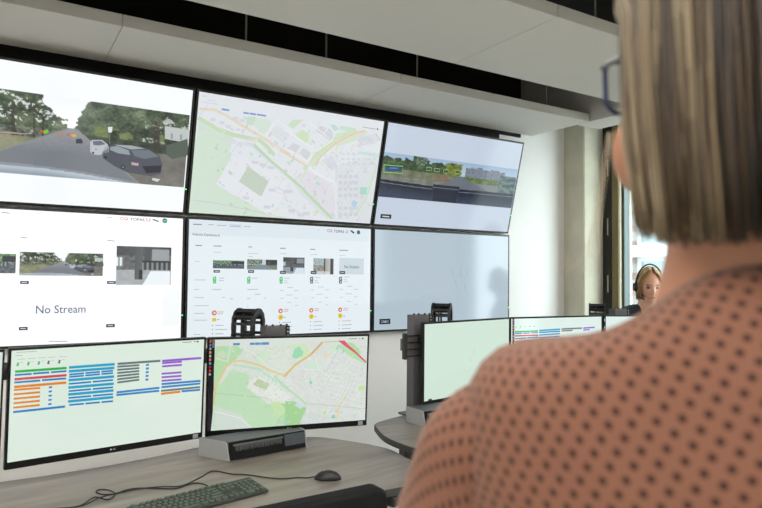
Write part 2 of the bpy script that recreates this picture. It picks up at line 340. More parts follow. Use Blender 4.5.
OPS['T1'] = [
('P', 0xdcf0d6, 1, [(-0.01,0.3912),(0.1383,0.3811),(0.1802,0.4883),(0.1169,0.7419),(0.3944,0.9731),(0.5624,0.9968),(-0.0051,1.0052)]),
('P', 0xdcf0d6, 1, [(0.0082,0.2026),(0.0645,0.2517),(0.1588,0.2936),(0.1803,0.3428),(0.1627,0.4767),(0.1291,0.5484),(0.0323,0.9345),(0.0055,0.5076)]),
('P', 0xcfe8c8, 1, [(0.2324,0.2009),(0.2416,0.1391),(0.28,0.135),(0.2794,0.1787),(0.2622,0.2155)]),
('P', 0xe0f2dd, 1, [(0.268,0.2033),(0.2835,0.1396),(0.3359,0.1376),(0.3645,0.1692),(0.3314,0.2765)]),
('L', 0xcde6b4, 2, 0.035, [(0.0056,0.2085),(0.0582,0.2479),(0.1024,0.2798),(0.1785,0.3107),(0.2556,0.3209),(0.3081,0.326),(0.3509,0.3726),(0.3958,0.4423)]),
('L', 0xf4ead0, 2, 0.03, [(0.0081,0.1404),(0.0761,0.128),(0.1262,0.1521),(0.1914,0.2053),(0.2854,0.2758),(0.3756,0.3394),(0.477,0.4208)]),
('L', 0xecc8b4, 3, 0.006, [(0.0079,0.1363),(0.0759,0.1249),(0.126,0.1489),(0.1912,0.2022),(0.2852,0.2726),(0.3753,0.3361),(0.4766,0.4151)]),
('R', 0xdfdfe4, 2, (0.1698,0.1571,0.1952,0.1829)),
('R', 0xdfdfe4, 2, (0.202,0.1705,0.2277,0.1966)),
('R', 0xdfdfe4, 2, (0.0615,0.1946,0.0858,0.2202)),
('R', 0xdfdfe4, 2, (0.1048,0.2103,0.1295,0.2362)),
('R', 0xdfdfe4, 2, (0.1368,0.2345,0.1619,0.2607)),
('R', 0xe6e6ee, 2, (0.1651,0.3515,0.1935,0.3845)),
('R', 0xe6e6ee, 2, (0.2003,0.3602,0.229,0.3934)),
('R', 0xe6e6ee, 2, (0.235,0.3527,0.2641,0.3861)),
('R', 0xe6e6ee, 2, (0.2646,0.3629,0.2941,0.3965)),
('R', 0xe6e6ee, 2, (0.0177,0.2733,0.0443,0.3049)),
('P', 0xe9ebf2, 2, [(0.3563,0.2487),(0.3921,0.1793),(0.4646,0.2411),(0.4363,0.3322)]),
('L', 0xffffff, 3, 0.012, [(0.338,0.2751),(0.3888,0.1301),(0.4771,0.2213)]),
('L', 0xf4f6f8, 3, 0.008, [(0.3459,0.2955),(0.4041,0.3615),(0.4751,0.3925)]),
('P', 0xd3ecc4, 1, [(0.4478,0.1636),(0.4725,0.1116),(0.5289,0.0978),(0.4781,0.1912)]),
('P', 0xd8efc0, 1, [(0.4918,0.2345),(0.528,0.1855),(0.5663,0.2119),(0.5719,0.2875),(0.5439,0.3053)]),
('P', 0xbfe8d6, 2, [(0.6813,0.1022),(0.7117,0.101),(0.735,0.1316),(0.7125,0.1585),(0.6878,0.1366)]),
('P', 0xc9eed9, 1, [(0.7387,0.1006),(0.8333,0.1027),(0.8051,0.1458),(0.7378,0.137)]),
('P', 0xdcf0cc, 1, [(0.7146,0.1845),(0.8343,0.1147),(0.9152,0.1146),(0.8578,0.2017),(0.7681,0.2701),(0.7317,0.3021)]),
('P', 0xd9dadc, 2, [(0.6009,0.1804),(0.6267,0.1271),(0.6617,0.1426),(0.644,0.2063)]),
('P', 0xd9dade, 2, [(0.6477,0.2055),(0.6766,0.1392),(0.7081,0.1799),(0.7032,0.2353),(0.6854,0.2512)]),
('P', 0xdddee0, 2, [(0.5254,0.4036),(0.5432,0.3468),(0.5975,0.3835),(0.5726,0.4481)]),
('P', 0xdddee0, 2, [(0.4654,0.3686),(0.4865,0.3116),(0.5276,0.3323),(0.5103,0.3948)]),
('P', 0xe8e8f0, 2, [(0.842,0.2052),(0.8552,0.1714),(0.9578,0.1299),(0.9656,0.2161),(0.8949,0.256)]),
('L', 0xffffff, 3, 0.012, [(0.4294,0.2025),(0.497,0.2567),(0.5981,0.3415),(0.5812,0.4645),(0.4627,0.3808)]),
('L', 0xffffff, 3, 0.01, [(0.5627,0.1129),(0.6546,0.198),(0.7042,0.2472),(0.6219,0.3606)]),
('L', 0xffffff, 3, 0.01, [(0.7042,0.2472),(0.7108,0.1854),(0.678,0.109)]),
('L', 0xd4ecb6, 2, 0.05, [(0.6013,0.4849),(0.6209,0.3969),(0.6849,0.2936),(0.7699,0.1964),(0.8343,0.1147)]),
('L', 0xf4e4c4, 3, 0.026, [(0.6198,0.4815),(0.6478,0.4037),(0.7146,0.2813),(0.7929,0.1889),(0.8906,0.114)]),
('L', 0xe9b8a8, 4, 0.006, [(0.622,0.4811),(0.6491,0.4011),(0.7159,0.2786),(0.7942,0.1862),(0.8917,0.1076)]),
('L', 0xcdeee0, 2, 0.03, [(0.8683,0.3238),(0.9757,0.3278),(1.01,0.3339)]),
('L', 0xd6d9de, 2, 0.02, [(0.8538,0.2026),(0.8864,0.2515)]),
('L', 0xd6d9de, 2, 0.02, [(0.8704,0.1891),(0.9034,0.2405)]),
('L', 0xd6d9de, 2, 0.02, [(0.8871,0.1755),(0.9204,0.2294)]),
('L', 0xd6d9de, 2, 0.02, [(0.9038,0.1619),(0.9376,0.2182)]),
('L', 0xd6d9de, 2, 0.02, [(0.9206,0.1482),(0.9548,0.207)]),
('L', 0xd6d9de, 2, 0.02, [(0.9375,0.1345),(0.9721,0.1958)]),
('L', 0xd6d9de, 2, 0.02, [(0.9545,0.1206),(0.9895,0.1845)]),
('R', 0xdfe2e8, 2, (0.7663,0.344,0.7852,0.3625)),
('R', 0xdfe2e8, 2, (0.7703,0.3925,0.7892,0.4111)),
('R', 0xdfe2e8, 2, (0.7743,0.4411,0.7932,0.46)),
('R', 0xdfe2e8, 2, (0.7974,0.3378,0.8164,0.3564)),
('R', 0xdfe2e8, 2, (0.8014,0.3865,0.8205,0.4052)),
('R', 0xdfe2e8, 2, (0.8055,0.4354,0.8246,0.4543)),
('R', 0xdfe2e8, 2, (0.8287,0.3316,0.8479,0.3502)),
('R', 0xdfe2e8, 2, (0.8328,0.3805,0.8521,0.3993)),
('R', 0xdfe2e8, 2, (0.837,0.4296,0.8563,0.4486)),
('R', 0xdfe2e8, 2, (0.8603,0.3253,0.8798,0.344)),
('R', 0xdfe2e8, 2, (0.8645,0.3745,0.884,0.3933)),
('R', 0xdfe2e8, 2, (0.8688,0.4238,0.8883,0.4429)),
('R', 0xdfe2e8, 2, (0.8923,0.319,0.9119,0.3377)),
('R', 0xdfe2e8, 2, (0.8966,0.3683,0.9163,0.3873)),
('R', 0xdfe2e8, 2, (0.9009,0.4179,0.9207,0.4371)),
('R', 0xdfe2e8, 2, (0.9245,0.3126,0.9444,0.3314)),
('R', 0xdfe2e8, 2, (0.9289,0.3622,0.9488,0.3812)),
('R', 0xdfe2e8, 2, (0.9333,0.4119,0.9533,0.4312)),
('R', 0xdfe2e8, 2, (0.9571,0.3062,0.9772,0.325)),
('R', 0xdfe2e8, 2, (0.9616,0.3559,0.9817,0.375)),
('R', 0xdfe2e8, 2, (0.9661,0.4059,0.9863,0.4252)),
('R', 0xdfe2e8, 2, (0.99,0.2996,1.0103,0.3186)),
('R', 0xdfe2e8, 2, (0.9945,0.3496,1.0149,0.3688)),
('R', 0xdfe2e8, 2, (0.9991,0.3999,1.0195,0.4193)),
('P', 0xf6f7fb, 2, [(0.1802,0.4883),(0.2513,0.4926),(0.2777,0.5333),(0.4172,0.5663),(0.4932,0.6366),(0.4508,0.8584),(0.3944,0.9731),(0.1169,0.7419)]),
('P', 0xc9d8bf, 3, [(0.2277,0.702),(0.2661,0.5628),(0.3797,0.6782),(0.3498,0.8191)]),
('R', 0xdcdde6, 3, (0.2548,0.8249,0.2888,0.853)),
('R', 0xdcdde6, 3, (0.3682,0.8925,0.4038,0.9217)),
('R', 0xdcdde6, 3, (0.3862,0.7361,0.4218,0.7642)),
('R', 0xdcdde6, 3, (0.283,0.5094,0.317,0.5353)),
('R', 0xdcdde6, 3, (0.3245,0.5247,0.3591,0.5509)),
('R', 0xdcdde6, 3, (0.3667,0.5402,0.4018,0.5667)),
('R', 0xdcdde6, 3, (0.4783,0.7346,0.515,0.7631)),
('R', 0xdcdde6, 3, (0.505,0.9123,0.5423,0.9423)),
('R', 0xdcdde6, 3, (0.5586,0.943,0.5966,0.9735)),
('R', 0xdcdde6, 3, (0.5873,0.9275,0.6257,0.958)),
('P', 0xeee9f0, 2, [(0.4932,0.6366),(0.5896,0.5485),(0.7344,0.6476),(0.7796,0.9186),(0.7292,0.9799),(0.5612,0.7712)]),
('P', 0xe4e4ee, 2, [(0.6566,0.4396),(0.7128,0.3753),(0.7516,0.4712),(0.7247,0.5253)]),
('P', 0xe9ecef, 1, [(0.7439,0.4726),(0.999,0.3246),(1.0091,0.999),(0.7604,0.9767)]),
('L', 0xbfe0a8, 3, 0.026, [(0.2841,0.3727),(0.385,0.502),(0.556,0.699),(0.7604,0.9767)]),
('L', 0xd9ecf2, 3, 0.014, [(0.2683,0.376),(0.374,0.504),(0.5444,0.7008),(0.737,0.9791)]),
('L', 0xf3d9a8, 3, 0.016, [(0.4196,0.3907),(0.5246,0.4643),(0.587,0.5127)]),
('L', 0xdfeecb, 3, 0.02, [(0.5526,0.6512),(0.5861,0.5009),(0.6792,0.3383)]),
('L', 0xffffff, 4, 0.014, [(0.587,0.5127),(0.6676,0.584),(0.7566,0.6317),(0.7837,0.9692)]),
('L', 0xb6b9c8, 4, 0.003, [(0.7322,0.3276),(0.7878,1.02)]),
('R', 0x9fe0c8, 3, (0.9076,0.6467,0.9503,0.7177)),
('P', 0xa8d4ef, 3, [(0.873,0.7796),(0.9077,0.8009),(0.888,0.8601),(0.8633,0.8193)]),
('L', 0xa8e4d4, 3, 0.01, [(0.848,0.9678),(0.8806,0.8687),(0.9006,0.8147)]),
('L', 0xcdeac0, 3, 0.02, [(0.9023,0.931),(0.9526,0.7433),(0.9916,0.4281)]),
('P', 0xe8ecb8, 3, [(0.6443,0.9211),(0.6606,0.8942),(0.6756,0.9301),(0.6573,0.9521)]),
('R', 0xd6d8de, 3, (0.766,0.553,0.7875,0.5843)),
('R', 0xd6d8de, 3, (0.7708,0.612,0.7924,0.6437)),
('R', 0xd6d8de, 3, (0.7756,0.6714,0.7973,0.7034)),
('R', 0xd6d8de, 3, (0.7804,0.731,0.8022,0.7634)),
('R', 0xd6d8de, 3, (0.7901,0.8512,0.812,0.8843)),
('R', 0xd6d8de, 3, (0.795,0.9118,0.817,0.9452)),
('R', 0xd6d8de, 3, (0.7972,0.5478,0.819,0.5793)),
('R', 0xd6d8de, 3, (0.8021,0.6071,0.824,0.6389)),
('R', 0xd6d8de, 3, (0.807,0.6667,0.8289,0.6989)),
('R', 0xd6d8de, 3, (0.812,0.7266,0.8339,0.7592)),
('R', 0xd6d8de, 3, (0.8219,0.8474,0.844,0.8806)),
('R', 0xd6d8de, 3, (0.8269,0.9082,0.8491,0.9418)),
('R', 0xd6d8de, 3, (0.8288,0.5425,0.8508,0.5742)),
('R', 0xd6d8de, 3, (0.8338,0.6021,0.8558,0.6341)),
('R', 0xd6d8de, 3, (0.8388,0.662,0.8609,0.6943)),
('R', 0xd6d8de, 3, (0.8438,0.7222,0.866,0.7549)),
('R', 0xd6d8de, 3, (0.8539,0.8435,0.8763,0.8769)),
('R', 0xd6d8de, 3, (0.859,0.9047,0.8815,0.9384)),
('R', 0xd6d8de, 3, (0.8606,0.5372,0.8829,0.569)),
('R', 0xd6d8de, 3, (0.8657,0.5971,0.888,0.6292)),
('R', 0xd6d8de, 3, (0.8708,0.6573,0.8932,0.6897)),
('R', 0xd6d8de, 3, (0.8759,0.7177,0.8984,0.7506)),
('R', 0xd6d8de, 3, (0.8863,0.8396,0.9089,0.8732)),
('R', 0xd6d8de, 3, (0.8915,0.9011,0.9142,0.9349)),
('L', 0xc9cbe0, 3, 0.006, [(0.0141,0.891),(0.1024,0.9022),(0.2073,0.9237),(0.3871,0.9691)]),
('R', 0x2f7fd6, 5, (0.1101,0.1055,0.1467,0.1214)),
('R', 0x2f7fd6, 5, (0.2155,0.108,0.2438,0.1224)),
('R', 0x2f7fd6, 5, (0.2479,0.1062,0.2786,0.1223)),
('R', 0x2f7fd6, 5, (0.2828,0.106,0.3301,0.1203)),
('L', 0xc0c8d0, 5, 0.004, [(0.0115,0.0312),(0.0351,0.0298)]),
('L', 0xc0c8d0, 5, 0.004, [(0.0395,0.0576),(0.0813,0.0545)]),
('L', 0xc0c8d0, 5, 0.004, [(0.0139,0.079),(0.0917,0.0789)]),
('L', 0x8890a0, 5, 0.006, [(0.8716,0.0814),(0.9536,0.0834)]),
('D', 0x303a50, 5, 0.008, [(0.965,0.0807)]),
]
OPS['T2'] = [
('G', 'dash', 1, (-0.0017,0.2855,0.9975,0.7249)),
('L', 0x9fe080, 4, 0.008, [(0.0087,0.41),(0.133,0.4027),(0.1374,0.4745),(0.0127,0.4804),(0.0087,0.41)]),
('P', 0x2c5a88, 3, [(0.0175,0.4383),(0.0505,0.4175),(0.1073,0.4149),(0.1305,0.4298),(0.1304,0.4547),(0.0243,0.4709)]),
('P', 0x6d94b4, 4, [(0.0489,0.4272),(0.1017,0.4235),(0.1003,0.4351),(0.0477,0.4406)]),
('L', 0xa8e080, 4, 0.006, [(0.2942,0.3817),(0.3294,0.3814),(0.3328,0.4141),(0.2976,0.4143),(0.2942,0.3817)]),
('R', 0x46505a, 3, (0.3003,0.3885,0.3267,0.4073)),
('L', 0xa8e080, 4, 0.006, [(0.3514,0.3834),(0.3872,0.383),(0.3908,0.416),(0.355,0.4162),(0.3514,0.3834)]),
('R', 0x46505a, 3, (0.3577,0.3901,0.3845,0.4092)),
('L', 0xa8e080, 4, 0.006, [(0.4181,0.3855),(0.4546,0.3852),(0.4583,0.4185),(0.4218,0.4187),(0.4181,0.3855)]),
('R', 0x46505a, 3, (0.4245,0.3924,0.4519,0.4116)),
('L', 0xa8e080, 4, 0.006, [(0.502,0.377),(0.5394,0.3766),(0.5433,0.4103),(0.5059,0.4105),(0.502,0.377)]),
('R', 0x46505a, 3, (0.5085,0.3839,0.5367,0.4033)),
('R', 0x1d232e, 5, (0.0324,0.896,0.1038,0.9389)),
('L', 0xffffff, 6, 0.011, [(0.0445,0.9179),(0.0903,0.9189)]),
]
OPS['B0'] = [
('G', 'wet', 1, (0.2077,0.328,0.3252,0.4697)),
('G', 'street', 1, (0.3387,0.3107,0.6573,0.4842)),
('G', 'room', 1, (0.7125,0.2447,0.9497,0.553)),
('T', 0x5d6a82, 4, 'No Stream', (0.4035,0.7077,0.5924,0.7677)),
('R', 0x39414d, 4, (0.3429,0.5259,0.3742,0.5475)),
('L', 0xd8dde2, 5, 0.006, [(0.3484,0.5367),(0.3676,0.5366)]),
('R', 0x39414d, 4, (0.6759,0.5234,0.7115,0.5465)),
('L', 0xd8dde2, 5, 0.006, [(0.6821,0.5349),(0.704,0.5348)]),
('R', 0x39414d, 4, (0.3437,0.8639,0.3749,0.8876)),
('L', 0xd8dde2, 5, 0.006, [(0.3491,0.8751),(0.3683,0.8763)]),
('R', 0x39414d, 4, (0.6767,0.8611,0.7122,0.8864)),
('L', 0xd8dde2, 5, 0.006, [(0.6829,0.873),(0.7048,0.8743)]),
('L', 0x9aa3ad, 4, 0.006, [(0.3404,0.206),(0.3639,0.2065)]),
('L', 0x9aa3ad, 4, 0.006, [(0.6717,0.203),(0.7034,0.2078)]),
('L', 0x9aa3ad, 4, 0.006, [(0.2695,0.026),(0.2977,0.0315)]),
('L', 0x9aa3ad, 4, 0.006, [(0.4544,0.9766),(0.5251,0.9824)]),
('R', 0xf1f4f5, 1, (0.9168,0.5846,0.9927,0.8912)),
('T', 0xd0203c, 4, 'CGI', (0.7245,0.0151,0.7566,0.0383)),
('T', 0x1c2228, 4, 'TOPAS', (0.7654,0.0165,0.8276,0.0371)),
('T', 0xd82848, 4, 'U', (0.8355,0.0113,0.8524,0.0385)),
('P', 0x3a4048, 4, [(0.8635,0.0162),(0.8751,0.0208),(0.8736,0.0307),(0.8626,0.024)]),
('P', 0x3a4048, 4, [(0.8719,0.0192),(0.8793,0.0243),(0.8778,0.0341),(0.871,0.027)]),
('P', 0x3a4048, 4, [(0.8782,0.0244),(0.8909,0.029),(0.8894,0.0388),(0.8773,0.0322)]),
('D', 0x1f7f70, 4, 0.02, [(0.9173,0.0254)]),
('L', 0xbfe6de, 5, 0.006, [(0.912,0.0259),(0.9236,0.0258)]),
('L', 0xa0a8b0, 4, 0.004, [(0.6722,0.2049),(0.7038,0.2065)]),
('L', 0xa0a8b0, 4, 0.004, [(0.6698,0.0235),(0.6892,0.0224)]),
]
OPS['B1'] = [
('R', 0xeff4f7, 1, (-0.0072,-0.0005,1.0092,0.1264)),
('R', 0xf8fbfc, 1, (-0.0049,0.1932,1.0158,1.0993)),
('R', 0xdfe6ec, 2, (0.1942,0.024,0.256,0.0498)),
('T', 0x4c5664, 3, 'Vehicle Dashboard', (0.0158,0.1162,0.1465,0.1368)),
('L', 0x8e97a4, 3, 0.009, [(0.0185,0.0424),(0.0598,0.0408)]),
('L', 0xb4bcc6, 3, 0.007, [(0.0905,0.0391),(0.1185,0.0376)]),
('L', 0xb4bcc6, 3, 0.007, [(0.1342,0.0406),(0.1816,0.0385)]),
('L', 0xb4bcc6, 3, 0.007, [(0.2008,0.0412),(0.2494,0.0391)]),
('L', 0xb4bcc6, 3, 0.007, [(0.269,0.0396),(0.3034,0.0389)]),
('L', 0x8a94a2, 3, 0.008, [(0.0314,0.22),(0.063,0.2192)]),
('L', 0x8a94a2, 3, 0.008, [(0.1186,0.2191),(0.1575,0.219)]),
('L', 0x8a94a2, 3, 0.008, [(0.2939,0.2177),(0.3119,0.2177)]),
('L', 0xd0d6dc, 3, 0.006, [(0.121,0.2728),(0.1555,0.2722)]),
('L', 0xd0d6dc, 3, 0.006, [(0.2945,0.2753),(0.3446,0.2741)]),
('L', 0xd0d6dc, 3, 0.006, [(0.0318,0.3551),(0.0542,0.3543)]),
('L', 0xd0d6dc, 3, 0.006, [(0.2948,0.3036),(0.3181,0.3037)]),
('G', 'wet', 2, (0.1174,0.341,0.2735,0.4116)),
('G', 'road2', 2, (0.2884,0.3265,0.4472,0.4164)),
('R', 0x39414d, 4, (0.1209,0.4264,0.1524,0.4477)),
('R', 0x39414d, 4, (0.294,0.4223,0.3248,0.4466)),
('L', 0xd8dde2, 5, 0.006, [(0.1272,0.4373),(0.146,0.4369)]),
('L', 0xd8dde2, 5, 0.006, [(0.2994,0.4346),(0.3194,0.4342)]),
('G', 'room', 2, (0.4803,0.3002,0.5993,0.4495)),
('G', 'street2', 2, (0.6511,0.3024,0.7697,0.4525)),
('R', 0xdce4e8, 2, (0.8049,0.2924,0.9578,0.4493)),
('T', 0x5d6a78, 3, 'No Stream', (0.8352,0.3614,0.9273,0.391)),
('R', 0x39414d, 4, (0.4632,0.4253,0.4944,0.4526)),
('L', 0xd8dde2, 5, 0.006, [(0.469,0.4391),(0.4886,0.4387)]),
('R', 0x39414d, 4, (0.6358,0.4226,0.6687,0.4507)),
('L', 0xd8dde2, 5, 0.006, [(0.6418,0.4368),(0.6626,0.4364)]),
('R', 0x39414d, 4, (0.8059,0.4188,0.8406,0.4476)),
('L', 0xd8dde2, 5, 0.006, [(0.8122,0.4334),(0.8342,0.4329)]),
('L', 0x8a94a2, 3, 0.008, [(0.4613,0.2196),(0.4923,0.219)]),
('L', 0x8a94a2, 3, 0.008, [(0.6318,0.2195),(0.6608,0.2191)]),
('L', 0x8a94a2, 3, 0.008, [(0.8043,0.2199),(0.8578,0.2182)]),
('L', 0xd0d6dc, 3, 0.006, [(0.4632,0.2684),(0.4984,0.2678)]),
('L', 0xd0d6dc, 3, 0.006, [(0.6322,0.2697),(0.6732,0.269)]),
('L', 0xd0d6dc, 3, 0.006, [(0.8047,0.269),(0.8408,0.2686)]),
('T', 0xb81c38, 4, 'CGI', (0.7286,0.022,0.7595,0.0512)),
('T', 0x1c2228, 4, 'TOPAS', (0.7686,0.0259,0.8313,0.0528)),
('T', 0xa84058, 4, 'U', (0.8421,0.0247,0.855,0.0534)),
('P', 0x3a4048, 4, [(0.8675,0.0251),(0.8803,0.0215),(0.8965,0.0427),(0.8902,0.0557),(0.8788,0.0416)]),
('D', 0x256f64, 4, 0.02, [(0.9215,0.0382)]),
('D', 0x8090a0, 4, 0.004, [(0.6787,0.0359)]),
('L', 0x56d078, 3, 0.014, [(0.1216,0.4906),(0.1315,0.4839),(0.1317,0.5081),(0.1218,0.5104),(0.1216,0.4906)]),
('L', 0x56d078, 3, 0.014, [(0.1218,0.5169),(0.1318,0.5147),(0.1308,0.5366),(0.1233,0.5366),(0.1218,0.5169)]),
('L', 0x56d078, 3, 0.014, [(0.2927,0.4885),(0.3032,0.4816),(0.3035,0.5064),(0.2929,0.5088),(0.2927,0.4885)]),
('L', 0x56d078, 3, 0.014, [(0.293,0.5156),(0.3035,0.5132),(0.3025,0.5358),(0.2945,0.5358),(0.293,0.5156)]),
('L', 0x56d078, 3, 0.014, [(0.4645,0.4869),(0.4759,0.482),(0.4761,0.5058),(0.4647,0.5083),(0.4645,0.4869)]),
('L', 0x56d078, 3, 0.014, [(0.4647,0.5154),(0.4762,0.513),(0.475,0.5368),(0.4664,0.5368),(0.4647,0.5154)]),
('L', 0x68748a, 3, 0.014, [(0.6354,0.4847),(0.6475,0.4797),(0.6477,0.5042),(0.6356,0.5068),(0.6354,0.4847)]),
('L', 0x68748a, 3, 0.014, [(0.6356,0.5141),(0.6477,0.5116),(0.6464,0.5361),(0.6373,0.5361),(0.6356,0.5141)]),
('L', 0x68748a, 3, 0.014, [(0.8065,0.4826),(0.8193,0.4774),(0.8195,0.5026),(0.8067,0.5052),(0.8065,0.4826)]),
('L', 0x68748a, 3, 0.014, [(0.8068,0.5128),(0.8195,0.5101),(0.8181,0.5353),(0.8085,0.5354),(0.8068,0.5128)]),
('D', 0xea7a68, 3, 0.022, [(0.4702,0.7887)]),
('D', 0xf8fbfc, 4, 0.009, [(0.4709,0.79)]),
('D', 0xf2d040, 3, 0.024, [(0.4707,0.8457)]),
('D', 0xd8a820, 4, 0.008, [(0.4721,0.8458)]),
('L', 0xe0b0a8, 3, 0.007, [(0.4873,0.7751),(0.5133,0.7772)]),
('L', 0xe0b0a8, 3, 0.007, [(0.4874,0.7918),(0.5106,0.7926)]),
('L', 0x9aa2ac, 3, 0.007, [(0.4879,0.8465),(0.498,0.847)]),
('L', 0xc4ccd2, 3, 0.006, [(0.4861,0.4914),(0.518,0.491)]),
('L', 0xc4ccd2, 3, 0.006, [(0.4863,0.5165),(0.5037,0.5163)]),
('L', 0xc4ccd2, 3, 0.006, [(0.4865,0.5344),(0.5111,0.5342)]),
('L', 0xc4ccd2, 3, 0.006, [(0.5042,0.5762),(0.5371,0.5762)]),
('L', 0xc4ccd2, 3, 0.006, [(0.4656,0.6034),(0.4842,0.6035)]),
('L', 0xc4ccd2, 3, 0.006, [(0.5439,0.6039),(0.5668,0.6041)]),
('L', 0xc4ccd2, 3, 0.006, [(0.4976,0.6442),(0.534,0.6447)]),
('L', 0xc4ccd2, 3, 0.006, [(0.4691,0.6747),(0.4849,0.675)]),
('L', 0xc4ccd2, 3, 0.006, [(0.5453,0.6725),(0.5637,0.6729)]),
('L', 0xc4ccd2, 3, 0.006, [(0.5055,0.7136),(0.5273,0.7142)]),
('L', 0xc4ccd2, 3, 0.006, [(0.5496,0.7412),(0.5643,0.7416)]),
('D', 0x808890, 3, 0.005, [(0.4654,0.8928)]),
('L', 0xb4bac0, 3, 0.006, [(0.4812,0.8937),(0.529,0.8927)]),
('D', 0x808890, 3, 0.005, [(0.4657,0.9284)]),
('L', 0xb4bac0, 3, 0.006, [(0.4815,0.9293),(0.5366,0.929)]),
('D', 0x808890, 3, 0.005, [(0.4661,0.9615)]),
('L', 0xb4bac0, 3, 0.006, [(0.4818,0.9625),(0.5296,0.9621)]),
('D', 0xea7a68, 3, 0.022, [(0.6425,0.7888)]),
('D', 0xf8fbfc, 4, 0.009, [(0.6433,0.7901)]),
('D', 0xf2d040, 3, 0.024, [(0.643,0.8466)]),
('D', 0xd8a820, 4, 0.008, [(0.6445,0.8466)]),
('L', 0xe0b0a8, 3, 0.007, [(0.6606,0.7754),(0.6882,0.7775)]),
('L', 0xe0b0a8, 3, 0.007, [(0.6608,0.7925),(0.6852,0.7934)]),
('L', 0x9aa2ac, 3, 0.007, [(0.6612,0.8488),(0.6719,0.8493)]),
('L', 0xc4ccd2, 3, 0.006, [(0.6597,0.4836),(0.6934,0.4832)]),
('L', 0xc4ccd2, 3, 0.006, [(0.6599,0.5094),(0.6783,0.5092)]),
('L', 0xc4ccd2, 3, 0.006, [(0.6601,0.5278),(0.6861,0.5277)]),
('L', 0xc4ccd2, 3, 0.006, [(0.6788,0.5708),(0.7135,0.5708)]),
('L', 0xc4ccd2, 3, 0.006, [(0.6379,0.5988),(0.6576,0.5989)]),
('L', 0xc4ccd2, 3, 0.006, [(0.7207,0.5993),(0.7449,0.5994)]),
('L', 0xc4ccd2, 3, 0.006, [(0.6717,0.6408),(0.7102,0.6413)]),
('L', 0xc4ccd2, 3, 0.006, [(0.6415,0.6722),(0.6582,0.6725)]),
('L', 0xc4ccd2, 3, 0.006, [(0.7221,0.6699),(0.7416,0.6702)]),
('L', 0xc4ccd2, 3, 0.006, [(0.68,0.7122),(0.7031,0.7127)]),
('L', 0xc4ccd2, 3, 0.006, [(0.7266,0.7405),(0.7422,0.7409)]),
('D', 0x808890, 3, 0.005, [(0.6374,0.895)]),
('L', 0xb4bac0, 3, 0.006, [(0.654,0.8959),(0.7046,0.8949)]),
('D', 0x808890, 3, 0.005, [(0.6377,0.9316)]),
('L', 0xb4bac0, 3, 0.006, [(0.6543,0.9325),(0.7126,0.9323)]),
('D', 0x808890, 3, 0.005, [(0.638,0.9656)]),
('L', 0xb4bac0, 3, 0.006, [(0.6546,0.9667),(0.7052,0.9663)]),
('D', 0xea7a68, 3, 0.022, [(0.8137,0.7889)]),
('D', 0xf8fbfc, 4, 0.009, [(0.8145,0.7902)]),
('D', 0xf2d040, 3, 0.024, [(0.8141,0.8474)]),
('D', 0xd8a820, 4, 0.008, [(0.8157,0.8475)]),
('L', 0xe0b0a8, 3, 0.007, [(0.8328,0.7757),(0.8619,0.7779)]),
('L', 0xe0b0a8, 3, 0.007, [(0.833,0.7933),(0.8588,0.7942)]),
('L', 0x9aa2ac, 3, 0.007, [(0.8334,0.8511),(0.8447,0.8516)]),
('L', 0xc4ccd2, 3, 0.006, [(0.8322,0.4759),(0.8678,0.4754)]),
('L', 0xc4ccd2, 3, 0.006, [(0.8324,0.5024),(0.8517,0.5022)]),
('L', 0xc4ccd2, 3, 0.006, [(0.8325,0.5213),(0.86,0.5211)]),
('L', 0xc4ccd2, 3, 0.006, [(0.8522,0.5654),(0.8889,0.5654)]),
('L', 0xc4ccd2, 3, 0.006, [(0.809,0.5943),(0.8298,0.5944)]),
('L', 0xc4ccd2, 3, 0.006, [(0.8965,0.5947),(0.922,0.5948)]),
('L', 0xc4ccd2, 3, 0.006, [(0.8447,0.6374),(0.8853,0.6378)]),
('L', 0xc4ccd2, 3, 0.006, [(0.8128,0.6696),(0.8304,0.6699)]),
('L', 0xc4ccd2, 3, 0.006, [(0.8978,0.6672),(0.9184,0.6676)]),
('L', 0xc4ccd2, 3, 0.006, [(0.8533,0.7107),(0.8777,0.7113)]),
('L', 0xc4ccd2, 3, 0.006, [(0.9025,0.7398),(0.919,0.7403)]),
('D', 0x808890, 3, 0.005, [(0.8081,0.8972)]),
('L', 0xb4bac0, 3, 0.006, [(0.8257,0.8981),(0.8791,0.8971)]),
('D', 0x808890, 3, 0.005, [(0.8084,0.9347)]),
('L', 0xb4bac0, 3, 0.006, [(0.826,0.9357),(0.8875,0.9355)]),
('D', 0x808890, 3, 0.005, [(0.8087,0.9697)]),
('L', 0xb4bac0, 3, 0.006, [(0.8263,0.9709),(0.8796,0.9704)]),
('D', 0xea7a68, 3, 0.022, [(0.1286,0.7927)]),
('D', 0xf8fbfc, 4, 0.009, [(0.1298,0.7927)]),
('R', 0xf0d038, 3, (0.1191,0.8359,0.1387,0.8653)),
('L', 0xe0b0a8, 3, 0.007, [(0.1454,0.7846),(0.1737,0.7857)]),
('L', 0xe0b0a8, 3, 0.007, [(0.1455,0.801),(0.1707,0.8021)]),
('L', 0x9aa2ac, 3, 0.007, [(0.1442,0.8502),(0.1542,0.8507)]),
('L', 0xc0c8ce, 3, 0.006, [(0.0317,0.5112),(0.0834,0.5107)]),
('L', 0xc0c8ce, 3, 0.006, [(0.0308,0.5909),(0.0526,0.591)]),
('L', 0xc0c8ce, 3, 0.006, [(0.0316,0.6598),(0.0759,0.6606)]),
('L', 0xc0c8ce, 3, 0.006, [(0.0324,0.7287),(0.1013,0.7296)]),
('L', 0xc0c8ce, 3, 0.006, [(0.0319,0.7931),(0.0792,0.794)]),
('L', 0xc0c8ce, 3, 0.006, [(0.0326,0.85),(0.0946,0.8521)]),
('L', 0xc0c8ce, 3, 0.006, [(0.0315,0.9701),(0.0629,0.9713)]),
